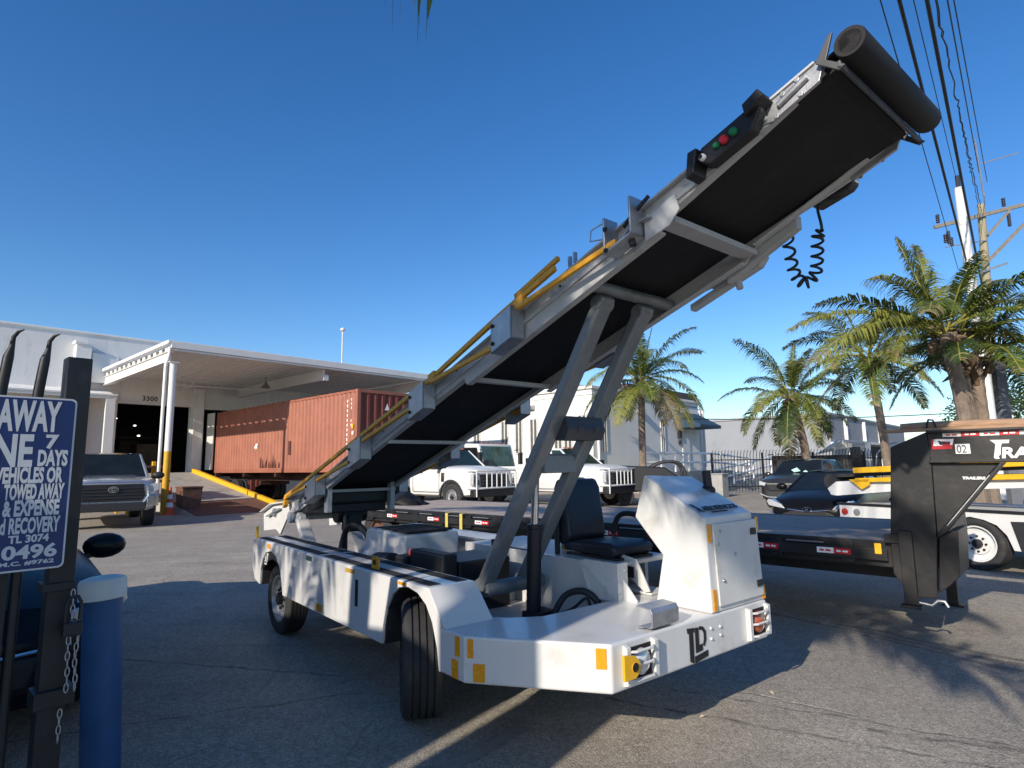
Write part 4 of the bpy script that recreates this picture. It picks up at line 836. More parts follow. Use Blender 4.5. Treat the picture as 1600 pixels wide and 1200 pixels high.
def cabin(par,paint,xa,xb,xc,xd,zb,zr,wb,wt,glass=GLASS,sides=((.04,.46),(.52,.95)),zb2=None,crown=.03):
    "windscreen base xa, roof front xb, roof rear xc, rear base xd"
    zb2=zb2 or zb
    P={}
    g=MB()
    def ring(f): # f 0..1 height
        A=[]
        for s in (1,-1):
            wv=wb+(wt-wb)*f
            A.append((s*wv))
        return A
    n=[]
    sec=[(xa,zb,wb*.93,0),(xb,zr,wt*.93,crown),(xb-.25,zr+.02,wt,crown),((xb+xc)/2,zr+.03,wt,crown),(xc+.2,zr+.015,wt,crown),(xc,zr-.01,wt*.93,crown),(xd,zb2,wb*.93,0)]
    # roof skin
    rings=[]
    for x,z,wd,c in sec[1:-1]:
        rings.append([(x,wd,z-.05),(x,wd*.96,z),(x,wd*.5,z+c*.7),(x,0,z+c),(x,-wd*.5,z+c*.7),(x,-wd*.96,z),(x,-wd,z-.05)])
    g.loft(rings,closed=False)
    g.build('roof',paint,par,smooth=50)
    # pillars and glasshouse
    g=MB()
    A=[(xa,wb*.93,zb),(xa,-wb*.93,zb),(xb,-wt*.93,zr-.005),(xb,wt*.93,zr-.005)]
    D=[(xd,wb*.93,zb2),(xd,-wb*.93,zb2),(xc,-wt*.93,zr-.01),(xc,wt*.93,zr-.01)]
    for s in (1,-1):
        g.tube([(xa,s*wb*.95,zb),(xb,s*wt*.95,zr-.03)],.038,6); g.tube([(xd,s*wb*.95,zb2),(xc,s*wt*.95,zr-.03)],.05,6)
        for k in (.49,): xm=xa+(xd-xa)*k; xt=xb+(xc-xb)*k; g.beam((xm,s*wb,zb),(xt,s*wt,zr-.04),.02,.09,(1,0,0))
    g.build('pillars',paint,par,smooth=50)
    g=MB(); g.add(A,[(0,1,2,3)]); g.build('windscreen',glass,par)
    g=MB(); g.add(D,[(0,1,2,3)]); g.build('rear_window',glass,par)
    for s in (1,-1):
        g=MB(); g.add([(xa,s*wb*.985,zb),(xd,s*wb*.985,zb2),(xc,s*wt*.985,zr-.04),(xb,s*wt*.985,zr-.04)],[(0,1,2,3)]); g.build('side_window',glass,par)
    g=MB(); g.add([(xa,wb*.9,zb-.004),(xa,-wb*.9,zb-.004),(xd,-wb*.9,zb2-.004),(xd,wb*.9,zb2-.004)],[(0,1,2,3)]); g.build('cabin_floor',DARK,par)
def mirror(par,x,y,z,s,paint,sz=1):
    g=MB(); g.sphere((x,y+s*.14*sz,z+.02),.07*sz,.13*sz,.085*sz,14,8); g.beam((x+.02,y-s*.02,z-.06),(x,y+s*.08*sz,z-.03),.06,.04); return g.build('wing_mirror',paint,par,smooth=60)
def oval(g,c,a,b,r,n=26,ax='x'):
    pts=[(c[0],c[1]+a*math.cos(2*math.pi*k/n),c[2]+b*math.sin(2*math.pi*k/n)) for k in range(n+1)]; g.tube(pts,r,5,caps=False)

# ---- silver pickup ----
D_=math.degrees(math.atan2(-.80,.60))
PK=thing('pickup_truck','silver pickup truck facing out from the dock with a wide dark grille','pickup',(-10.0,15.0,0),D_)
o=body_mb([(-.02,.55,1.08,.80,.02),(-.12,.45,1.20,.93,.03),(-.45,.42,1.25,1.0,.05),(-1.2,.40,1.28,1.01,.06),(-1.75,.40,1.30,1.01,.05),(-1.9,.40,1.26,1.01,0),(-4.1,.40,1.26,1.01,0),(-5.75,.45,1.26,1.0,0),(-5.85,.5,1.24,.97,0)]).build('body',SILV,PK)
cut_wells(o,[(-1.0,.42,.48),(-4.65,.42,.48)],1.0)
cabin(PK,SILV,-1.55,-2.35,-3.75,-4.0,1.25,1.93,.92,.76)
g=MB(); g.loft([[(-.35,y*.95,1.275+.0*y),(-.35,y*.95,1.30)] for y in (-.5,.5)]) if 0 else g.prism([(-.5,1.27),(-1.5,1.33),(-1.5,1.35),(-.5,1.29)],'xz',-.55,.55); g.build('hood_bulge',SILV,PK,bev=.02)
fx=.012
g=MB(); g.prism([(-.62,.70),(.62,.70),(.70,.82),(.64,1.12),(-.64,1.12),(-.70,.82)],'yz',-.06,fx); gr=g.build('grille',BLACK,PK,bev=.01)
g=MB()
for z in (.78,.86,.94,1.02): g.box(fx-.005,fx+.02,-.64,.64,z-.012,z+.012)
g.build('grille_bars',mat('grille_grey',(.03,.03,.032),.4,.2),gr,bev=.004)
g=MB(); P=[(-.66,.66),(-.76,.82),(-.69,1.13),(-.55,1.16),(.55,1.16),(.69,1.13),(.76,.82),(.66,.66)]
g.tube([(fx+.005,y,z) for y,z in P],.022,6); g.build('grille_surround',CHROME,PK,smooth=50)
g=MB(); oval(g,(fx+.03,0,.99),.105,.07,.012); oval(g,(fx+.03,0,1.0),.07,.032,.009); oval(g,(fx+.03,0,.985),.03,.055,.009); g.build('emblem',CHROME,PK,smooth=60)
for s in (1,-1):
    g=MB(); g.prism([(s*.70,.84),(s*.72,1.10),(s*.98,1.13),(s*.99,.96)],'yz',-.16,fx-.03); h=g.build('headlight',LENS,PK,bev=.01)
    g=MB(); g.prism([(s*.72,.52),(s*.74,.80),(s*.99,.86),(s*.985,.58)],'yz',-.2,fx+.005); g.build('bumper_end',CHROME,PK,bev=.02)
    mirror(PK,-1.75,s*.98,1.30,s,PLAST,1.2)
    wheel(PK,-1.0,s*.86,.40,.40,.28,.25,s,GALV,BLACK); wheel(PK,-4.65,s*.86,.40,.40,.28,.25,s,GALV,BLACK)
g=MB(); g.prism([(-.70,.46),(.70,.46),(.73,.66),(-.73,.66)],'yz',-.1,fx+.03); g.build('bumper',PLAST,PK,bev=.02)
g=MB(); g.box(-1.86,-1.84,-.75,-.15,1.30,1.32) if 0 else g.box(-2.0,-1.99,.15,.55,1.45,1.62); g.build('dash_paper',WHT,PK)

# ---- two white work pickups ----
def work_truck(x,y,label):
    W=thing('work_truck',label,'truck',(x,y,0),-42.5,'white work trucks parked behind the flatbed trailer')
    o=body_mb([(-.02,.62,1.22,.82,.01),(-.12,.50,1.34,.95,.03),(-.5,.46,1.40,1.0,.05),(-1.45,.46,1.44,1.01,.05),(-1.6,.46,1.40,1.01,0),(-3.1,.46,1.40,1.01,0),(-3.2,.5,1.38,1.0,0)]).build('body',WHITE,W)
    cut_wells(o,[(-1.02,.45,.50)],1.0)
    cabin(W,WHITE,-1.30,-2.05,-2.95,-3.15,1.38,2.02,.95,.80,glass=GLASST)
    g=MB()
    for k in range(5): g.box(-2.12,-2.04,-.5+.24*k,-.42+.24*k,2.05,2.09)
    g.build('roof_marker_lamps',ORL,W)
    g=MB(); g.box(-6.6,-3.35,-1.05,1.05,.75,1.35); g.box(-6.6,-3.35,-.7,.7,1.351,1.42); g.build('service_body',WHITE,W,bev=.03)
    g=MB(); g.box(-6.5,-.3,-.45,.45,.45,.62); g.build('frame_rails',BLACK,W)
    g=MB(); g.prism([(-.62,.78),(.62,.78),(.66,1.18),(-.66,1.18)],'yz',-.06,.012); gr=g.build('grille',BLACK,W,bev=.01)
    g=MB()
    for z in (.88,.98,1.08): g.box(.01,.03,-.60,.60,z-.012,z+.012)
    for y in (-.25,.25): g.box(.01,.03,y-.012,y+.012,.8,1.16)
    oval(g,(.03,0,.98),.10,.05,.014); g.build('grille_bars',mat('grille_dark_grey',(.06,.06,.065),.4),gr)
    for s in (1,-1):
        g=MB(); g.prism([(s*.66,.82),(s*.68,1.2),(s*.97,1.2),(s*.98,.84)],'yz',-.14,.0); h=g.build('headlight',LENS,W,bev=.012)
        g=MB(); g.prism([(s*.70,.86),(s*.71,1.02),(s*.80,1.02),(s*.80,.86)],'yz',.0,.006); g.prism([(s*.83,.88),(s*.83,1.16),(s*.94,1.16),(s*.95,.88)],'yz',.0,.006); g.build('lamp_reflector',CHROME,h)
        g=MB(); pts=[(-1.02+.54*math.cos(a),s*1.015,.45+.54*math.sin(a)) for a in [math.pi*k/14 for k in range(15)]]; 
        for a,b in zip(pts[:-1],pts[1:]): g.beam(a,b,.07,.05,(0,1,0))
        g.build('fender_flare',PLAST,W)
        wheel(W,-1.02,s*.86,.45,.45,.27,.26,s,GALV,BLACK); wheel(W,-5.2,s*.86,.45,.45,.27,.26,s,GALV,BLACK)
        g=MB(); g.box(-1.72,-1.55,s*1.02,s*1.30,1.36,1.62); g.beam((-1.6,s*.97,1.42),(-1.62,s*1.1,1.45),.05,.05); g.build('wing_mirror',PLAST,W,bev=.03)
    g=MB(); g.box(-.15,.09,-.98,.98,.46,.70); g.build('bumper',BLACK,W,bev=.03)
    g=MB()
    for z in (1.30,.74): g.tube([(-.25,-1.0,z),(.10,-.90,z),(.12,0,z),(.10,.90,z),(-.25,1.0,z)],.028,8)
    for y in (-.92,-.46,-.23,.0,.23,.46,.92): g.tube([(.11,y,.48 if abs(y)>.9 else .74),(.11,y,1.30)],.024,8)
    g.build('grille_guard',WHITE,W,smooth=50)
    g=MB()
    for x in (-1.62,-3.02): g.box(x,x+.014,-1.016,-1.006,.62,1.36)
    g.box(-3.02,-1.62,-1.016,-1.006,.60,.612); g.build('door_gap',DARK,W)
    g=MB(); g.box(-2.62,-2.50,-1.02,-1.012,1.24,1.28); g.build('door_handle',PLAST,W)
    g=MB(); g.box(-1.5,-1.35,-1.022,-1.016,.95,1.25); g.build('fender_vent',CHROME,W)
    return W
work_truck(-.62,19.75,'white work truck with a white pipe grille guard, to the left of the lift arms')
work_truck(3.75,20.75,'white work truck with a white grille guard, seen behind the driver seat and lift arms')
# ---- cab-over box truck behind ----
BT=thing('box_truck','white cab over truck with tall windscreen standing behind the work trucks','truck',(-.55,24.8,0),-42.5)
g=MB(); g.prism([(0,.5),(.02,1.3),(-.25,2.35),(-1.5,2.42),(-1.6,2.4),(-1.6,.5)],'xz',-1.0,1.0); g.build('cab',WHITE,BT,bev=.06,seg=3,smooth=40)
g=MB(); g.add([(.022,y,1.33) for y in (-.9,.9)]+[(-.225,y,2.26) for y in (.88,-.88)],[(0,1,2,3)]); g.build('windscreen',mat('teal_glass',(.07,.12,.105),.08,var=.6,scale=2,coat=.5),BT)
g=MB(); g.prism([(-.12,1.35),(-.32,2.2),(-1.2,2.22),(-1.2,1.35)],'xz',-1.006,-1.001); g.build('side_window',GLASS,BT)
g=MB(); g.box(-5.6,-1.7,-1.1,1.1,.8,1.9) if 0 else g.box(-5.6,-1.7,-1.05,1.05,.7,.95); g.box(-5.5,-1.75,-1.05,1.05,.951,1.5); g.build('load_bed',WHITE2,BT,bev=.02)
for s in (1,-1):
    g=MB(); g.box(.0,.12,s*1.12,s*1.30,1.5,2.0); g.tube([(-.1,s*.98,2.1),(.06,s*1.2,2.12),(.06,s*1.2,2.0)],.018,6); g.build('wing_mirror',PLAST,BT,bev=.02)
    wheel(BT,-.8,s*.85,.40,.40,.24,.22,s,WHITE2,BLACK); wheel(BT,-4.4,s*.85,.40,.40,.24,.22,s,WHITE2,BLACK)
g=MB()
for k in range(5): g.box(-.42,-.34,-.7+.33*k,-.62+.33*k,2.36,2.41)
g.build('roof_marker_lamps',ORL,BT)
# ---- dark utility cart with roll hoop by the ramp ----
UC=thing('utility_cart','low black utility cart with a curved roll hoop, behind the white cowl','cart',(5.95,21.6,0),-10)
g=MB(); g.prism([(0,.45),(.05,.9),(-.2,1.1),(-.5,1.32),(-2.0,1.40),(-2.2,1.3),(-2.3,.5)],'xz',-.7,.7); g.build('body',BLACK,UC,bev=.05,smooth=40)
for s in (1,-1):
    g=MB(); g.tube(sm([(-1.0,s*.6,1.30),(-.7,s*.6,1.46),(-.3,s*.6,1.52),(.0,s*.6,1.45),(.16,s*.6,1.2),(.18,s*.6,.9)]),.05,8); g.build('roll_hoop',PLAST,UC,smooth=50)
    for x in (-.4,-1.9): wheel(UC,x,s*.66,.30,.30,.22,.16,s,BLACK,BLACK,nuts=False)

# ---- small cars on the right ----
def car(name,label,x,y,deg,paint,st,wh,cab,sc=1,cat='car'):
    Cc=thing(name,label,cat,(x,y,0),deg); Cc.scale=(sc,sc,sc)
    hw=max(q[3] for q in st); o=body_mb(st).build('body',paint,Cc); cut_wells(o,[(xx,r,r+.06) for xx,r in wh],hw)
    cabin(Cc,paint,*cab)
    for xx,r in wh:
        for s in (1,-1): wheel(Cc,xx,s*(hw-.12),r,r,.21,r*.62,s,GALV,BLACK)
    return Cc
HD=math.degrees(math.atan2(-.737,-.676))
CV=car('suv','charcoal compact SUV parked at the foot of the white ramp railing',8.35,18.4,HD,GRYCAR,
  [(-.02,.38,.86,.70,.01),(-.12,.30,.98,.85,.03),(-.5,.27,1.06,.91,.05),(-1.15,.25,1.12,.92,.05),(-1.3,.25,1.08,.92,0),(-3.4,.25,1.08,.92,0),(-4.3,.3,1.06,.90,0),(-4.5,.4,1.0,.84,0)],[(-.9,.35),(-3.55,.35)],(-1.05,-1.85,-3.75,-4.3,1.07,1.60,.86,.66),.93,'suv')
g=MB(); g.prism([(-.55,.62),(.55,.62),(.60,.84),(-.60,.84)],'yz',-.05,.006); gr=g.build('grille',BLACK,CV,bev=.01)
g=MB(); g.box(.005,.018,-.62,.62,.82,.85); oval(g,(.02,0,.74),.075,.06,.014); g.prism([(-.035,.70),(-.02,.70),(-.018,.735),(.018,.735),(.02,.70),(.035,.70),(.025,.785),(-.025,.785)],'yz',.014,.02); g.build('emblem',CHROME,gr)
g=MB(); g.tube([(.0,-.85,.50),(.03,-.6,.40),(.035,0,.38),(.03,.6,.40),(.0,.85,.50)],.022,6); g.build('bumper_trim',GALV,CV,smooth=50)
g=MB(); g.prism([(-.62,.26),(.62,.26),(.66,.58),(-.66,.58)],'yz',-.06,.015); g.build('bumper_intake',PLAST,CV,bev=.02)
for s in (1,-1):
    g=MB(); g.prism([(s*.58,.74),(s*.60,.85),(s*.88,.93),(s*.89,.80)],'yz',-.22,-.03); g.build('headlight',LENS,CV,bev=.01); mirror(CV,-1.35,s*.90,1.10,s,GRYCAR)
g=MB(); g.add([(-1.25,.10,1.24),(-1.22,-.10,1.20),(-1.32,-.22,1.28),(-1.40,-.05,1.36)],[(0,1,2,3)]); g.add([(-1.24,.38,1.20),(-1.23,.18,1.21),(-1.31,.24,1.27)],[(0,1,2)]); g.build('dash_papers',mat('pale_green_paper',(.45,.7,.6),.6),CV)
EL=car('sedan','black sedan with bright headlights parked behind the raised tail of the other loader','car' and 5.62,11.55,HD,BLKCAR,
  [(-.0,.34,.60,.55,.02),(-.08,.24,.70,.74,.03),(-.35,.22,.80,.86,.05),(-.9,.20,.90,.89,.06),(-1.25,.20,.95,.89,.04),(-1.4,.20,.93,.89,0),(-3.3,.20,.95,.89,0),(-4.2,.26,.98,.84,.02),(-4.45,.4,.9,.76,0)],[(-.86,.32),(-3.5,.32)],(-1.12,-2.0,-3.1,-3.9,.92,1.36,.82,.60),.90,'sedan')
g=MB(); g.prism([(-.42,.34),(.42,.34),(.52,.50),(.34,.56),(-.34,.56),(-.52,.50)],'yz',-.05,.03); gr=g.build('grille',BLACK,EL,bev=.01)
g=MB(); g.tube([(.035,-.40,.60),(.05,-.16,.575),(.055,0,.565),(.05,.16,.575),(.035,.40,.60)],.012,6); oval(g,(.06,0,.605),.085,.042,.010); g.tube([(.06,-.03,.58),(.06,-.015,.63)],.008,5); g.tube([(.06,.03,.63),(.06,.015,.58)],.008,5); g.tube([(.06,-.02,.605),(.06,.02,.605)],.008,5); g.build('emblem',CHROME,gr)
g=MB(); g.tube([(.0,-.80,.55),(.03,-.60,.42),(.05,0,.32),(.03,.60,.42),(.0,.80,.55)],.012,6); g.build('bumper_trim',CHROME,EL,smooth=50)
for s in (1,-1):
    g=MB(); g.prism([(s*.46,.60),(s*.55,.70),(s*.80,.80),(s*.85,.76),(s*.80,.66)],'yz',-.32,-.0); g.build('headlight',LENS,EL,bev=.012)
    g=MB(); g.prism([(s*.58,.26),(s*.60,.34),(s*.72,.48),(s*.76,.44),(s*.72,.28)],'yz',-.12,.0); g.build('fog_lamp',LENS,EL,bev=.01); mirror(EL,-1.5,s*.86,1.0,s,BLKCAR)

# ---------------- second belt loader ----------------
L2=thing('belt_loader','second white belt loader with lowered belt and yellow rails, behind the trailer neck','belt loader',(6.6,7.6,0),-64)
g=MB()
arc=[(-.20,.30),(-.26,.48),(-.36,.60),(-.50,.66),(-.66,.69),(-.82,.66),(-.96,.58),(-1.04,.45),(-1.06,.30)]
g.prism([(3.2,.30),(3.2,.76),(-.1,.76),(-.1,.765),(-2.53,.765),(-2.53,.46)]+[(-1.2,.40)]+arc[::-1],'xz',-.25,-.22); g.build('side_panel',WHITE,L2,bev=.004)
g=MB(); g.box(-2.53,3.2,-.22,1.7,.70,.755); g.box(-2.53,-2.5,-.22,1.7,.46,.70); g.build('deck',WHITE2,L2)
g=MB(); g.box(-2.56,3.2,-.27,-.2,.757,.79); g.build('deck_edge',BLACK,L2)
g=MB(); g.prism([(-.12,.30),(-.20,.66),(.25,.68),(.10,.32)],'xz',-.262,-.251); g.build('step_recess',PLAST,L2)
for x in (-2.44,-2.24):
    g=MB(); g.lathe([(.055,0),(.05,.015),(0,.02)],(x,-.25,.65),(0,-1,0),16); g.build('lamp',REDL if x<-2.3 else mat('grey_lens',(.2,.21,.21),.2,coat=1),L2,smooth=50)
wheel(L2,-.63,-.12,.34,.34,.24,.235,-1,WHITE,BLACK); wheel(L2,2.6,-.12,.34,.34,.24,.235,-1,WHITE,BLACK); wheel(L2,-.63,1.5,.34,.34,.24,.235,1,WHITE,BLACK); wheel(L2,2.6,1.5,.34,.34,.24,.235,1,WHITE,BLACK)
g=MB()
for y,a in ((.30,1),(1.15,-1)):
    g.prism([(-3.12,.98),(-2.95,1.10),(-2.4,1.13),(4.5,1.50),(4.5,1.34),(-2.0,.96),(-2.95,.86),(-3.06,.87)],'xz',y,y+.04)
g.build('boom_rail',WHITE,L2,bev=.006)
g=MB(); g.prism([(-3.0,1.17),(4.5,1.54),(4.5,1.58),(-3.0,1.22)],'xz',.36,1.13); g.tube([(-3.1,.36,1.10),(-3.1,1.13,1.10)],.125,20); g.build('belt',RUBBER,L2,smooth=40)
g=MB()
for y in (.24,1.22):
    g.beam((-2.55,y,1.13),(4.5,y,1.38),.04,.07); g.beam((-2.57,y,1.29),(4.5,y,1.60),.04,.09); g.prism([(-2.66,1.14),(-2.3,1.16),(-2.32,1.05),(-2.45,.98),(-2.54,1.05)],'xz',y-.02,y+.02)
g.build('handrail',YELB,L2,bev=.008)
g=MB(); g.beam((.0,.3,.78),(1.6,.3,1.30),.07,.14); g.beam((.0,1.1,.78),(1.6,1.1,1.30),.07,.14); g.build('lift_arm',GALV,L2,bev=.01)
g=MB(); g.box(.3,.9,.2,.9,.757,.92); g.box(1.3,1.7,.4,1.0,.757,.86); g.tube([(-1.4,.5,.76),(-1.4,.5,1.0)],.12,12); g.build('engine_parts',BLACK,L2,bev=.02)
g=MB(); g.sphere((-1.2,.1,.95),.06,.06,.07); g.box(-1.26,-1.14,.04,.16,.757,.9); g.build('white_bottle',WHT,L2,smooth=50)
# ---------------- office building in the middle ----------------
OB=thing('office_building','cream stucco office building with slit windows and a teal door awning','building',(4.05,30,0),-42.5)
g=MB(); g.box(-.3,0,0,12.1,0,5.3); g.box(-24,-.3,0,.3,0,5.3); g.box(-24,0,.3,12,5.0,5.1); g.box(-24,-.3,11.8,12.1,0,5.0)
g.build('wall',STUC2,OB)
g=MB(); g.box(-24,.12,-.12,.25,5.3,5.46); g.box(-.25,.12,.25,12.2,5.3,5.46); g.box(-24,.05,-.05,0,5.0,5.12); g.build('coping',STUC2,OB,bev=.02)
g=MB(); g.box(-24,-3.0,2.2,11.9,5.1,6.1); g.box(-4,-1.0,5.2,14.0,5.1,6.0) ; g.box(-2.2,-.6,12.2,14.2,0,5.1) ; g.build('upper_storey',STUC2,OB)
g=MB(); g.box(-4.05,-.95,5.1,14.1,5.7,6.15) ; g.build('roof_fascia',mat('dark_brown_fascia',(.06,.045,.04),.7),OB,bev=.01)
g=MB()
for t in (12.5,13.0,13.5,14.0): g.box(-.6,-.48,t-.06,t+.06,1.2,5.0)
g.build('wall_fins',STUC2,OB)
g=MB()
for t in (12.7,13.2,13.7): g.box(-.599,-.59,t-.05,t+.05,2.0,4.2)
g.build('slot_windows',GLASS,OB)
PANE=mat('grey_pane',(.12,.115,.10),.25,var=.2)
WFR=mat('window_frame_pale',(.6,.6,.58),.6)
def slit(s,z0=2.15,z1=3.95):
    g=MB(); g.box(s-.30,s+.30,-.05,-.002,z0-.08,z0); g.box(s-.30,s+.30,-.05,-.002,z1,z1+.08); 
    for a in (-.30,-.04,.22): g.box(s+a,s+a+.08,-.05,-.002,z0,z1)
    f=g.build('window',WFR,OB)
    g=MB(); g.box(s-.22,s+.22,-.012,-.003,z0,z1); g.build('pane',PANE,f)
for s in (-6.1,-5.0,-3.9,-8.4,-9.5,-10.6,-1.55,-.62): slit(s)
slit(-2.2,2.2,3.2)
g=MB()
for t in (1.0,7.2):
    g.box(.002,.05,t-.25,t-.18,2.1,3.9); g.box(.002,.05,t+.18,t+.25,2.1,3.9); g.box(.002,.05,t-.04,t+.04,2.1,3.9)
    f=g.build('window',WFR,OB); g=MB(); g.box(.002,.012,t-.18,t+.18,2.1,3.9); g.build('pane',GLASS,f); g=MB()
for s,t,z,ax in ((-4.1,-.001,4.75,0),(.001,4.6,4.55,1)):
    g=MB()
    if ax==0: g.prism([(0,z),(-.34,z-.05),(-.30,z-.22),(0,z-.26)],'yz',s-.3,s+.3)
    else: g.prism([(0,z),(.34,z-.05),(.30,z-.22),(0,z-.26)],'xz',t-.3,t+.3)
    w_=g.build('wall_lamp',GALV,OB,bev=.02)
    g=MB()
    if ax==0: g.box(s-.25,s+.25,-.325,-.31,z-.20,z-.07)
    else: g.box(.31,.33,t-.25,t+.25,z-.20,z-.07)
    g.build('lamp_lens',LENS,w_)
g=MB(); g.box(-2.95,-2.9,-.03,-.001,0,5.2); g.box(-5.0,-4.97,-.02,-.001,2.0,5.0) if 0 else None; g.box(.0,.1,.4,.5,0,5.2); g.builds('downpipe',STUC2,OB)
g=MB(); g.box(-1.9,-.15,-.03,-.002,1.55,1.95); pl_=g.build('sign_board',STUC2,OB)
g=MB(); g.text('3055',.34,(-1.75,-.034,1.63),(1,0,0),(0,0,1),bold=.012,sp=1.15); g.build('sign_lettering',mat('grey_letters',(.12,.12,.12),.6),pl_)
TEAL=mat('teal_awning',(.018,.05,.085),.75,var=.2,scale=4)
g=MB(); g.prism([(.01,4.62),(1.55,3.78),(1.55,3.60),(.01,3.60)],'xz',9.0,12.0); aw=g.build('awning',TEAL,OB,bev=.01)
g=MB(); g.box(.002,.06,9.6,10.6,1.0,3.35); dr=g.build('door',mat('door_white',(.6,.6,.6),.5),OB,bev=.01)
g=MB(); g.box(.061,.10,9.72,9.78,2.0,2.2); g.build('handle',GALV,dr)
g=MB(); g.box(.002,.1,9.15,9.35,2.6,2.85); g.box(.002,.16,9.05,9.4,3.0,3.45); g.build('intercom',BLACK,OB)
# ramp block and railing to the door
RB=MB(); RB.prism([(.1,1.0),(6.2,1.0),(13.5,.0),(.1,0)],'yz',.05,2.1) if 0 else RB.box(.02,2.1,1.5,11.4,0,1.0); RB.prism([(11.4,1.0),(14.8,.76),(14.8,0),(11.4,0)],'yz',.05,2.1); RB.prism([(14.8,.74),(5.5,.015),(5.5,0),(14.8,0)],'yz',2.11,3.7)
o=RB.build('entrance_ramp',CONC,loc=(4.05,30,0),rz=R(-42.5)); tag(o,'pale concrete landing and ramp in front of the awning door','ramp')
RA=thing('railing','white tubular railing along the concrete ramp to the awning door','railing',(4.05,30,0),-42.5)
def railrun(pts):
    for dz in (1.0,.5):
        g=MB(); g.tube([(p[0],p[1],p[2]+dz) for p in pts],.058,8); g.build('rail',WHT,RA,smooth=50)
    for a,b in zip(pts[:-1],pts[1:]):
        n=max(1,int((Vector(b)-Vector(a)).length/1.5))
        for k in range(n+1):
            p=Vector(a)+(Vector(b)-Vector(a))*k/n; g=MB(); g.tube([p,p+Vector((0,0,1.0))],.055,8); g.build('post',WHT,RA,smooth=50)
railrun([(2.0,1.6,1.0),(2.0,9.45,1.0),(2.0,14.5,.75)]); railrun([(3.6,14.5,.75),(3.6,5.5,.02)]); railrun([(2.2,10.2,.95),(2.2,14.5,.75)])
# utility cabinet near the ramp
UB=thing('utility_cabinet','low grey concrete cabinet standing beside the ramp railing','cabinet',(8.75,25.6,0),-42.5)
g=MB(); g.box(-.3,.3,-.3,.3,0,.95); g.build('body',CONC,UB,bev=.02); g=MB(); g.box(-.34,.34,-.34,.34,.95,1.0); g.build('lid',CONC,UB,bev=.02)
# black picket fence
FN=thing('picket_fence','tall black steel picket fence with curved tops behind the parked cars','fence',(9.4,28.2,0),0)
g=MB()
for k in range(64):
    x=.15*k; g.tube([(x,0,.1),(x,0,1.72),(x+.0,-.03,1.86),(x,-.12,1.99),(x,-.17,2.04)],[.015,.015,.015,.013,.004],5)
g.build('pickets',BLACK,FN)
for z in (.3,1.55):
    g=MB(); g.box(-.1,9.6,-.02,.02,z,z+.05); g.build('rail',BLACK,FN)
for k in range(5):
    g=MB(); g.box(2.4*k-.04,2.4*k+.04,.02,.10,0,1.9); g.build('post',BLACK,FN)
# far grey warehouse
GW=thing('far_warehouse','large plain grey warehouse in the distance behind the palms','warehouse',(29.4,55,0),-42.5)
g=MB(); g.box(-26,0,0,36,0,5.75); g.build('wall',GREYW,GW)
g=MB(); g.box(-26,.12,-.12,36,5.75,5.95); g.build('roof_edge',mat('grey_trim',(.3,.31,.32),.8),GW)
g=MB()
for t in (5.0,12.5,20): g.box(.001,.3,t,t+.25,0,5.6)
g.box(.001,.5,-.1,5,3.0,3.2); g.box(.001,.6,12,22,3.2,3.4); g.builds('white_trim',STUC,GW)
g=MB(); g.box(.001,.1,5.6,10.5,.2,2.9); g.box(.001,.1,13,20,0,3.0); g.build('dark_opening',DARK,GW)
# trash enclosure with gable
TE=thing('gate_shelter','small dark gated shelter with a white gabled roof behind the fence','shelter',(15.3,29.6,0),-12)
g=MB(); g.box(-2.3,2.1,0,.1,0,1.75); g.build('gate_panel',mat('dark_slats',(.035,.033,.032),.7,var=.4,scale=20,stretch=(12,1,.3)),TE)
g=MB(); g.prism([(-2.5,1.78),(-.2,1.78),(.9,2.52),(2.2,2.36),(2.2,2.28),(.9,2.42),(-.15,1.85),(-2.5,1.85)],'xz',-.2,.3); g.build('roof',STUC,TE)
g=MB(); g.box(1.9,2.15,-.28,-.05,0,2.3); g.box(2.8,3.2,-.3,0,0,1.7); g.build('post',STUC,TE)
g=MB(); g.tube([(2.3,-.3,1.2),(2.4,-.3,1.8),(2.8,-.3,2.2),(3.3,-.3,2.3)],.04,6); g.build('pipe',GALV,TE)

# ---------------- palms ----------------
PG=[mat('palm_leaf_%s'%n,c,.45,var=.3,scale=3,spec=.4) for n,c in (('green',(.11,.15,.028)),('light',(.225,.235,.045)),('deep',(.045,.078,.024)),('dry',(.27,.21,.12)))]
for m_ in PG:
    t_=m_.node_tree; p_=t_.nodes['Principled BSDF']; tr_=t_.nodes.new('ShaderNodeBsdfTranslucent'); mx_=t_.nodes.new('ShaderNodeMixShader'); mx_.inputs[0].default_value=.35
    src=p_.inputs['Base Color'].links[0].from_socket; t_.links.new(src,tr_.inputs['Color']); t_.links.new(p_.outputs[0],mx_.inputs[1]); t_.links.new(tr_.outputs[0],mx_.inputs[2]); t_.links.new(mx_.outputs[0],t_.nodes['Material Output'].inputs['Surface'])
RACH=mat('palm_rachis',(.26,.24,.05),.5,var=.25,scale=3)
TRUNK=mat('palm_trunk',(.20,.155,.12),.9,var=.3,scale=5,bump=.3,bscale=30,dirt=(.10,.075,.06),dscale=3,dth=.5)
FIBR=mat('palm_fibre',(.15,.10,.06),.9,var=.35,scale=12)
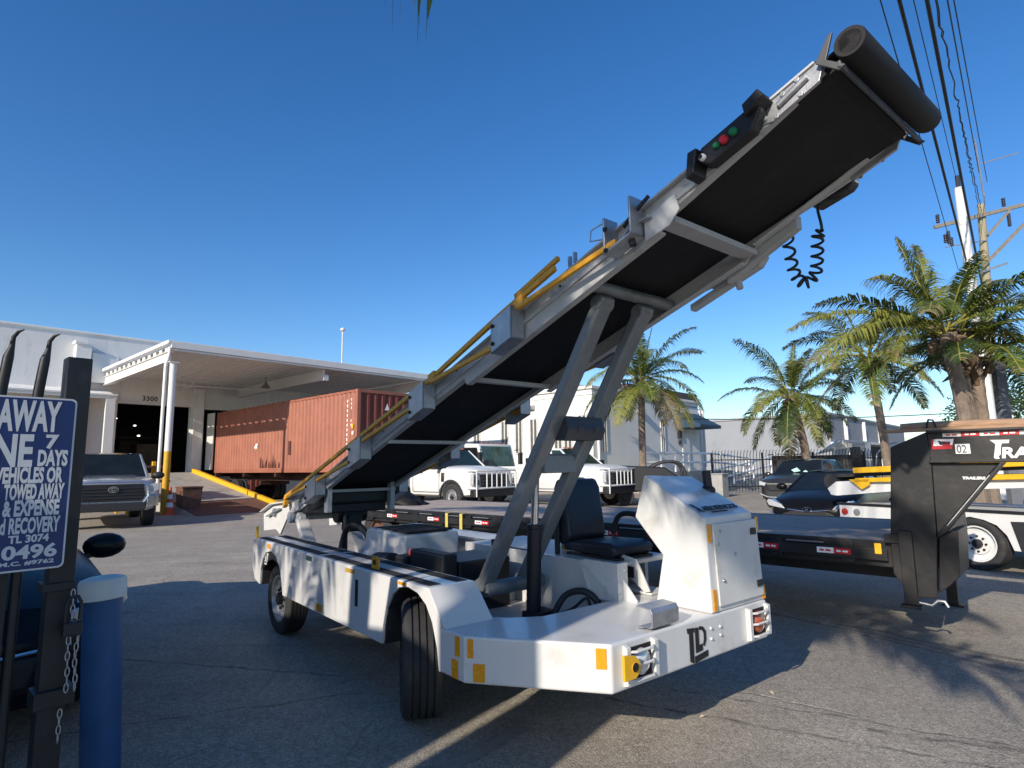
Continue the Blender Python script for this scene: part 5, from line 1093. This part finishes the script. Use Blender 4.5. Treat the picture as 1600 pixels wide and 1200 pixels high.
def frond(g,gr,base,az,el,L,droop,rng,mi,leaf=.42,n=44,width=.032,tw=0,ragged=.0,hang=.5):
    d=Vector((math.cos(az)*math.cos(el),math.sin(az)*math.cos(el),math.sin(el))); p=Vector(base); seg=14; P=[p.copy()]; 
    side0=Vector((-math.sin(az),math.cos(az),0))
    for i in range(seg):
        d=(d+Vector((0,0,-droop*(.35+1.1*i/seg)/seg))).normalized(); p=p+d*L/seg; P.append(p.copy())
    gr.tube(P,[.026*(1-.85*i/seg)*(L/3)**.5+.003 for i in range(seg+1)],5)
    for k in range(n):
        u=.16+.84*k/(n-1); f=u*seg; i=min(int(f),seg-1); q=P[i].lerp(P[i+1],f-i); t=(P[i+1]-P[i]).normalized()
        sd=(side0+Vector((0,0,tw))).normalized(); up=sd.cross(t).normalized()
        if up.z<0: up=-up
        ll=leaf*L/3*min(1,(.5+1.5*u))*min(1,(1.08-u)*2.0+.18)
        for s in (1,-1):
            if rng.random()<ragged: continue
            l2=ll*rng.uniform(.75,1.15); a=(sd*s*rng.uniform(.8,1.0)+t*rng.uniform(.35,.7)+up*rng.uniform(.0,.3)).normalized()
            hg=hang*rng.uniform(.6,1.4)
            m=q+a*l2*.36; b=(a+Vector((0,0,-hg*.8))).normalized(); e1=m+b*l2*.36; c=(b+Vector((0,0,-hg*1.3))).normalized(); e=e1+c*l2*.28
            w=t.cross(a).cross(a).normalized()*width*.5*rng.uniform(.8,1.2)*(L/3)**.5; w2=(w*.5+t*w.length*.5)*.8
            g.m=mi if rng.random()>.15 else rng.choice((0,1,2))
            if u>.88 and rng.random()<.35: g.m=3
            g.add([q-w*.5,q+w*.5,m+w,m-w,e1+w2,e1-w2,e],[(0,1,2,3),(3,2,4,5),(5,4,6)])
def palm(name,label,base,top,r0,r1,specs,seed,group='coconut palms',L=3.0,nut=True,leaf=.82,n=80,width=.042):
    rng=random.Random(seed); Pm=thing(name,label,'palm tree',base,0,group)
    T_=Vector(top)-Vector(base); g=MB(); N=26; pts=[];rs=[]
    for i in range(N+1):
        u=i/N; pts.append(Vector((T_.x*u*u,T_.y*u*u,T_.z*u))); rs.append((r0+(r1-r0)*min(1,u*1.3))*(1+.06*(i%2))*(1.35-.35*min(1,u*6)))
    g.tube(pts,rs,12); g.build('trunk',TRUNK,Pm,smooth=25)
    g=MB(); gr=MB(); c=Vector(pts[-1])
    for (az,el,l,dr,mi) in specs:
        a=R(az); frond(g,gr,c+Vector((math.cos(a),math.sin(a),0))*r1*.7+Vector((0,0,rng.uniform(-.1,.25))),a,R(el),l,dr,rng,mi,leaf=leaf,n=n,width=width,tw=rng.uniform(-.25,.25),ragged=.05,hang=rng.uniform(.7,1.5))
    cr=g.build('crown',PG,Pm); gr.build('frond_stalks',RACH,Pm,smooth=60)
    g=MB()
    for k in range(16):
        a=rng.uniform(0,6.28); z=rng.uniform(-.55,.15); b=c+Vector((math.cos(a),math.sin(a),0))*r1*.9+Vector((0,0,z)); e=b+Vector((math.cos(a)*.25,math.sin(a)*.25,rng.uniform(-.2,.35))); g.tube([b+Vector((0,0,-.1)),b.lerp(e,.5),e],[.06,.045,.012],5)
    if nut:
        for k in range(6): a=rng.uniform(0,6.28); g.sphere((c.x+.28*math.cos(a),c.y+.28*math.sin(a),c.z-.25-.1*rng.random()),.10,.10,.13,8,6)
    g.build('crown_base',FIBR,Pm,smooth=60)
    return Pm
def autospec(seed,n,L,lo=-35,hi=80):
    rng=random.Random(seed); S=[]
    for k in range(n):
        e=hi-(hi-lo)*((k+.5)/n)**.9; S.append((k*137.5+rng.uniform(-14,14),e+rng.uniform(-6,6),L*rng.uniform(.82,1.08)*(1 if e<60 else .8),.95+.75*(1-abs(e)/90)+rng.uniform(-.1,.2),rng.choice((0,0,1,2)) if e>-15 else rng.choice((1,2,3,3))))
    return S
palm('palm_tree','coconut palm standing alone in front of the office building, behind the lift arms',(5.85,27,0),(5.95,27,5.1),.17,.15,autospec(1,25,3.3,-25,82),1,L=2.9)
palm('palm_tree','leaning coconut palm between the awning and the far grey warehouse',(13.35,27,0),(12.78,27,4.35),.20,.16,autospec(2,25,3.4,-42,84),2)
palm('palm_tree','slim coconut palm rising behind the parked cars, partly hidden by a larger palm',(13.8,22,0),(13.42,22,5.2),.15,.13,autospec(3,23,3.1,-24,84),3)
# the big clump on the right: three trunks side by side
sp=[(180,26,3.5,1.15,1),(196,6,3.8,1.05,1),(170,42,2.8,1.2,0),(160,74,2.2,.2,1),(100,80,2.3,.15,1),(0,30,3.0,1.2,1),(10,5,2.8,1.2,1)]
palm('palm_tree','big coconut palm with long arching fronds reaching left, front of the clump by the poles',(10.05,13.0,0),(9.72,13.0,4.25),.155,.14,sp+autospec(4,13,2.6,2,80),4)
palm('palm_tree','middle trunk of the palm clump by the utility poles',(10.45,13.4,0),(10.25,13.4,3.95),.13,.115,autospec(5,9,2.2,5,75),5)
palm('palm_tree','right hand trunk of the palm clump by the utility poles',(10.95,13.8,0),(10.95,13.8,3.8),.16,.13,autospec(6,11,2.4,-15,70),6)
# upright unopened spear fronds
# broadleaf tree at the far right
LEAFM=[mat('leaf_a',(.035,.07,.022),.55,var=.3),mat('leaf_b',(.06,.10,.03),.55,var=.3),mat('leaf_c',(.022,.045,.016),.6,var=.3)]
def tree(label,loc,h,rad,seed,n=5200,ls=.16):
    rng=random.Random(seed); t=thing('broadleaf_tree',label,'tree',loc)
    g=MB(); g.tube([(0,0,0),(.1,0,h*.35),(0,.1,h*.6)],[.22,.16,.08],10)
    for k in range(7):
        a=k*.9; g.tube([(.08,0,h*.33),(math.cos(a)*rad*.4,math.sin(a)*rad*.4,h*.55),(math.cos(a)*rad*.75,math.sin(a)*rad*.75,h*.72)],[.09,.05,.015],6)
    g.build('trunk',TRUNK,t,smooth=50)
    cl=[(Vector((rng.uniform(-1,1),rng.uniform(-1,1),rng.uniform(-.8,1)))) for _ in range(34)]
    cl=[Vector((c.x*rad*.8,c.y*rad*.8,h*.68+c.z*h*.27)) for c in cl if c.length<1.25]
    g=MB()
    for i in range(n):
        c=rng.choice(cl); d=Vector((rng.gauss(0,1),rng.gauss(0,1),rng.gauss(0,.8))).normalized()*rad*.30*rng.random()**.4; p=c+d
        a=Vector((rng.uniform(-1,1),rng.uniform(-1,1),rng.uniform(-.6,.6))).normalized(); b=a.cross(Vector((rng.uniform(-1,1),rng.uniform(-1,1),1))).normalized()
        g.m=rng.choice((0,0,1,2)); s=ls*rng.uniform(.6,1.3); g.add([p-a*s,p+b*s*.5,p+a*s,p-b*s*.5],[(0,1,2,3)])
    g.build('crown',LEAFM,t); return t
tree('dense green broadleaf tree at the right edge behind the utility poles',(38.5,44,0),7.6,4.6,3)
# ---------------- utility poles and wires ----------------
PW=mat('weathered_pole_wood',(.30,.27,.18),.9,var=.25,scale=2,stretch=(6,6,.5),dirt=(.16,.15,.13),dscale=2)
PWHT=mat('peeling_white_pole',(.66,.66,.64),.8,var=.05,dirt=(.10,.10,.10),dscale=1.5,dth=.57)
PGRY=mat('grey_pole',(.13,.14,.16),.7)
ARM=mat('crossarm_wood',(.20,.18,.15),.9,var=.25,scale=4)
INS=mat('insulator_dark',(.03,.03,.035),.3)
UP=thing('utility_pole','weathered wooden utility pole with a long braced crossarm','utility pole',(21.35,26,0))
g=MB(); g.tube([(0,0,0),(.05,0,6),(.42,0,13.1)],[.20,.18,.15],14); g.build('pole',PW,UP,smooth=40)
g=MB(); g.beam((-2.0,-.2,11.95),(4.2,-.2,13.45),.12,.16); g.build('crossarm',ARM,UP)
g=MB(); g.beam((-.1,-.25,10.0),(3.0,-.25,12.9),.08,.13); g.beam((.35,-.25,11.5),(1.5,-.25,12.7),.08,.10); g.build('brace',ARM,UP)
g=MB(); g.beam((-.9,-.2,9.55),(1.1,-.2,10.2),.10,.10); g.beam((-1.6,-.2,11.0),(.3,-.2,11.3),.05,.05); g.beam((.45,-.2,13.1),(.35,-.2,16.2),.06,.06); g.beam((.45,-.2,15.0),(2.3,-.2,15.5),.04,.05); g.builds('bracket',GALV,UP)
for x,z in ((-1.8,12.05),(1.3,12.8),(-1.55,11.1),(-1.3,10.95),(3.2,13.3)):
    g=MB()
    for k in range(4): g.lathe([(.05,0),(.085,.03),(.085,.05),(.05,.10)],(x,-.2,z+.10+.10*k),(0,0,1),10)
    g.build('insulator',INS,UP,smooth=40)
for x,z in ((-1.4,11.75),(1.45,12.55),(3.0,13.0)):
    g=MB(); g.tube([(x,-.2,z),(x,-.2,z-.6)],.07,8); g.build('dropper_insulator',INS,UP)
UW=thing('utility_pole','slimmer utility pole with flaking white paint beside the wooden one','utility pole',(17.75,22,0))
g=MB(); g.tube([(0,0,0),(-.12,0,12.0)],[.24,.15],12); g.build('pole',PWHT,UW,smooth=40); g=MB(); g.tube([(-.12,0,12.0),(-.12,0,12.5)],.08,10); g.build('cap',INS,UW)
UG=thing('utility_pole','square dark grey steel post standing in the palm clump','post',(11.55,13.9,0))
g=MB(); g.box(-.12,.12,-.08,.08,0,3.9); g.build('pole',PGRY,UG,bev=.01); g=MB(); g.box(.122,.15,-.03,.03,0,3.9); g.build('conduit',GALV,UG)
WIRE=mat('wire_black',(.012,.012,.013),.6)
def wire(a,b,sag,r,label,group='overhead wires'):
    a,b=Vector(a),Vector(b); g=MB(); n=28
    g.tube([a.lerp(b,k/n)-Vector((0,0,4*sag*(k/n)*(1-k/n))) for k in range(n+1)],r,6); return tag(g.build('overhead_wire',WIRE,smooth=60),label,'wire',group)
for a,b,r,lab in (((6.9,9.9,10),(20.36,26,10.04),.012,'thin wire, leftmost of the overhead bundle, passing behind the tip roller'),
    ((6.5,8.9,9.3),(20.96,26,8.98),.032,'thick black cable passing directly behind the lower end of the tip roller'),
    ((8.2,10.8,10.8),(17.57,22,12.5),.011,'thin wire running down to the top of the flaking white pole'),
    ((6.9,8.8,9.2),(21.38,26,8.82),.034,'thick black cable crossing in front of the flaking white pole'),
    ((8.7,10.9,11),(21.77,26,12.77),.016,'kinked thin cable running to the crossarm of the wooden pole'),
    ((8.9,11.1,11.1),(21.66,26,12.78),.013,'thin wire just right of the kinked cable'),
    ((9.3,11.3,11.3),(21.88,26,14.65),.016,'upper right wire of the overhead bundle'),
    ((9.6,11.5,11.5),(22.2,26,14.2),.014,'rightmost wire of the overhead bundle')):
    A,Bb=Vector(a),Vector(b); A2=Bb+(A-Bb)*2.2
    if 'kinked' in lab:
        random.seed(8); g=MB(); n=160; g.tube([A2.lerp(Bb,k/n)+Vector((random.uniform(-.035,.035),random.uniform(-.03,.03),random.uniform(-.04,.04))) for k in range(n+1)],r,5); tag(g.build('overhead_wire',WIRE,smooth=60),lab,'wire','overhead wires')
    else: wire(A2,Bb,.0,r,lab)
wire((21.4,25.8,9.0),(25.5,27.5,8.55),.3,.03,'thick cable continuing right from the wooden pole')
wire((9,34,4.0),(40,36,5.2),.5,.03,'low cable crossing behind the palms above the grey warehouse')
# ---------------- left foreground: gate, sign, bollard, chain, car ----------------
G=fr((-1.595,2.15),-42.5)
GT=thing('sliding_gate','black steel gate with a square post and two bent spear pickets behind the tow sign','gate',(-1.595,2.15,0),-42.5)
GATEB=mat('gate_black',(.012,.013,.015),.5,var=.3,scale=6,dirt=(.035,.035,.04),dscale=4,dth=.55,bump=.05)
# post stands a little behind the sign plane; local x = away from wall, y = along gate
g=MB(); g.box(-.19,-.11,-.015,.065,0,1.885); g.build('post',GATEB,GT,bev=.004)
g=MB(); g.box(-.20,-.10,-.03,.07,1.02,1.05); g.box(-.20,-.09,-.03,.09,.62,.68); g.builds('post_band',GATEB,GT,bev=.003)
for y in (-.10,-.205,-.31):
    g=MB(); x=-.15
    g.tube([(x,y,.1),(x,y,1.50),(x+.016,y+.010,1.75),(x+.028,y+.018,1.865),(x+.034,y+.024,1.90),(x+.036,y+.026,1.935),(x+.048,y+.036,1.955),(x+.066,y+.050,1.962)],[.017,.017,.017,.016,.009,.007,.006,.002],10); g.build('picket',GATEB,GT,smooth=50)
g=MB(); 
for z in (.25,1.62): g.box(-.17,-.13,-1.2,-.02,z,z+.05)
g.box(-.16,-.13,-.16,-.125,.0,1.1) ; g.build('gate_rail',GATEB,GT)
SG=thing('tow_away_sign','blue tow away warning sign with white lettering fixed to the black gate','sign',(-1.595,2.15,0),-42.5)
def rrect(y0,y1,z0,z1,r,n=6):
    P=[]
    for cy,cz,a0 in ((y1-r,z0+r,-90),(y1-r,z1-r,0),(y0+r,z1-r,90),(y0+r,z0+r,180)):
        P+=[(cy+r*math.cos(R(a0+90*k/n)),cz+r*math.sin(R(a0+90*k/n))) for k in range(n+1)]
    return P
SHEET=mat('sign_white_edge',(.62,.62,.62),.45,var=.05)
g=MB(); g.prism(rrect(-.50,.005,1.118,1.712,.018),'yz',-.004,0); g.build('sheet',SHEET,SG)
g=MB(); g.prism(rrect(-.495,-.001,1.124,1.706,.014),'yz',.0005,.0015); g.build('face',SIGNB,SG)
LETT=mat('sign_lettering',(.60,.61,.62),.5,var=.06,scale=30)
def st(t,x0,x1,z,h,bold=.0012):
    "one line of sign lettering between x0 and x1, cap height h"
    q=MB(); q.text(t,h/.70,(0,0,0),(0,1,0),(0,0,1),bold=bold); ys=[v[1] for v in q.v]; k=(x1-x0)/(max(ys)-min(ys))
    g=MB(); g.text(t,h/.70,(.0018,x0-min(ys)*k,z),(0,1,0),(0,0,1),sx=k,bold=bold,depth=.0005); g.build('lettering',LETT,SG)
st('AWAY',-.215,-.040,1.596,.100,.0055)
st('NE',-.213,-.110,1.474,.104,.0055); st('7',-.077,-.040,1.535,.045,.0026); st('DAYS',-.095,-.010,1.474,.052,.003)
st('VEHICLES OR',-.205,-.020,1.416,.050,.003); st('TOWED AWAY',-.177,-.012,1.360,.049,.003); st('& EXPENSE',-.176,-.022,1.305,.049,.003)
st('and RECOVERY',-.205,-.016,1.246,.050,.0026); st('TL 3074',-.154,-.044,1.214,.024,.0013); st('0496',-.168,-.018,1.161,.043,.002); st('M.C. #9762',-.172,-.024,1.139,.013,.0006)
# chain hanging on the post
g=MB()
def link(c,ax,lw=.0062,ll=.0165,r=.0021,tw=0):
    c=Vector(c); u=Vector((0,0,1)); v=Vector((math.cos(tw),math.sin(tw),0)); P=[]
    for k in range(13):
        a=2*math.pi*k/12; P.append(c+v*lw*math.cos(a)+u*(ll*math.sin(a)))
    g.tube(P,r,5,caps=False)
cp=G(-.07,.055,0)
for k in range(13): link((cp.x+.003*math.sin(k*.7),cp.y,1.01-.027*k),0,tw=.6+(k%2)*1.5)
tag(g.build('chain',GALV,smooth=60),'steel chain hanging through the padlock on the black gate post','chain'); g=MB()
for k in range(10): link((cp.x+.022+.004*math.sin(k*.9),cp.y+.01,.93-.027*k),0,tw=.3+(k%2)*1.5)
tag(g.build('chain',GALV,smooth=60),'second strand of steel chain beside the one through the padlock','chain'); g=MB()
for k in range(4): link((cp.x-.012,cp.y,.60-.027*k),0,tw=.5+(k%2)*1.5)
tag(g.build('chain',GALV,smooth=60),'shorter loose end of steel chain hanging lower on the black gate post','chain')
PDk=thing('padlock','large dark padlock holding the chain on the gate post','padlock',G(-.06,.058,0),-42.5)
g=MB(); g.box(-.02,.02,-.03,.03,.865,.915); g.build('lock_body',GATEB,PDk,bev=.006)
g=MB(); g.tube([(0,-.022,.91),(0,-.022,.98),(0,-.012,1.0),(0,.012,1.0),(0,.022,.98),(0,.022,.91)],.006,8); g.build('shackle',GATEB,PDk,smooth=50)
BO=thing('bollard','blue plastic sleeved bollard with a dull white domed cap','bollard',(-1.957,3.0,0)); BO.rotation_euler.y=-R(3.7)
g=MB(); g.lathe([(.083,0),(.083,.84)],(0,0,0),(0,0,1),36); g.build('sleeve',POSTB,BO,smooth=40)
g=MB(); g.lathe([(.088,.838),(.100,.84),(.101,.915),(.094,.932),(.06,.943),(0,.947)],(0,0,0),(0,0,1),36); g.build('cap',CAPC,BO,smooth=35)
# dark car behind the gate
BC=car('black_car','glossy dark blue car behind the black gate, its wing mirror beside the blue bollard',-2.80,2.86,-44,BLUCAR,
  [(-.0,.34,.58,.60,.02),(-.10,.24,.72,.80,.03),(-.4,.22,.82,.90,.05),(-1.0,.20,.90,.92,.06),(-1.35,.20,.94,.92,.04),(-1.5,.20,.93,.92,0),(-3.3,.20,.95,.92,0),(-4.3,.26,.98,.86,.02),(-4.55,.4,.9,.76,0)],[(-.90,.33),(-3.6,.33)],(-1.25,-2.1,-3.2,-4.0,.93,1.42,.84,.62),1.0,'car')
for s in (1,-1):
    g=MB(); g.prism([(s*.56,.62),(s*.62,.70),(s*.87,.78),(s*.89,.72),(s*.82,.64)],'yz',-.38,-.06); g.build('headlight',LENS,BC,bev=.012); mirror(BC,-1.48,s*.90,.87,s,BLUCAR,1.1)
g=MB(); g.prism([(-.45,.36),(.45,.36),(.5,.52),(-.5,.52)],'yz',-.05,.03); g.build('grille',BLACK,BC,bev=.02)
g=MB(); g.tube([(.02,-.62,.55),(.05,0,.52),(.02,.62,.55)],.010,6); g.build('bumper_trim',CHROME,BC,smooth=50)
# ---------------- shade casters out of view: leaning palm inferred, the others added ----------------
E_r=Vector((SUNDIR.y,-SUNDIR.x,0))        # to the right when looking along the light
def uv(u,v): return E_r*u+SUNDIR*v
p=uv(-1.91,-2.3)
palm('palm_tree','coconut palm with a dense upright crown, added out of view to shade the boom',(-3.95,-2.55,0),(-3.76,-2.26,5.35),.17,.15,autospec(31,26,2.3,6,80),31,leaf=.95,n=60,width=.06)  # second palm, put in out of view to dapple the boom rails
PR=MB(); PR.box(-.29,.29,-.35,.35,0,3.4); PR.box(-.30,.30,-.40,.40,3.4,3.5); o=PR.build('shade_pier',STUC,bev=.02,loc=(p.x,p.y,0),rz=math.atan2(E_r.y,E_r.x)); tag(o,'tall white stucco pier added out of view left of the camera to cast shade','pier')  # unseen pier added so its edge throws the straight shade line
p=uv(-2.285,-2.0)
VN=thing('shade_van','tall white van shape added out of view beside the pier to cast shade','van',(p.x,p.y,0),math.degrees(math.atan2(-E_r.y,-E_r.x)))  # unseen van shape added; its roofline casts the ground shade
g=MB(); g.prism([(0,.35),(0,2.50),(.06,2.60),(.25,2.66),(5.2,2.68),(5.9,2.62),(6.35,2.45),(6.9,1.75),(7.6,1.45),(7.9,1.2),(7.95,.4)],'xz',.0,1.95); g.build('body',WHITE2,VN,bev=.05)
for x in (1.3,6.5):
    for y,s in ((.12,-1),(1.83,1)): wheel(VN,x,y,.36,.36,.25,.22,s,GALV,BLACK)
g=MB(); g.prism([(6.2,1.7),(6.75,1.7),(6.35,2.4),(6.1,2.4)],'xz',-.01,-.002); g.build('side_window',GLASS,VN)
palm('palm_tree','tall leaning coconut palm over the photographer, a frond tip hanging into the sky',(-5.24,-1.6,0),(-3.75,-.32,4.7),.17,.15,
  [(-35,-17,4.4,.28,0),(-30,22,2.7,.6,0),(34,29.6,5.05,2.62,0),(-35,4,2.3,.4,0),(145,5,2.8,.5,0),(145,28,2.9,.8,0),(128,14,2.8,.6,1),(168,18,2.7,.7,0),(-55,10,2.0,.5,0),(-18,14,2.0,.5,0),(90,30,2.6,.8,0),(-95,10,2.4,.6,0),(-130,35,2.4,.6,0),(150,30,3.6,1.1,0),(190,20,3.6,1.1,0),(110,45,3.4,1.2,1),(230,35,3.4,1.1,0),(-110,25,3.6,1.1,0),(60,70,3.0,1.1,0),(160,5,3.4,1.0,1),(170,-15,3.0,.8,0),(270,65,3.2,1.0,0),(140,60,3.2,1.1,0),(140,-25,2.8,.7,2),(120,-45,2.4,.5,0),(165,-40,2.5,.6,2),(95,-30,2.6,.6,0),(60,-40,2.2,.6,0),(200,-30,2.6,.7,0)],12,n=64,leaf=.72,width=.045)
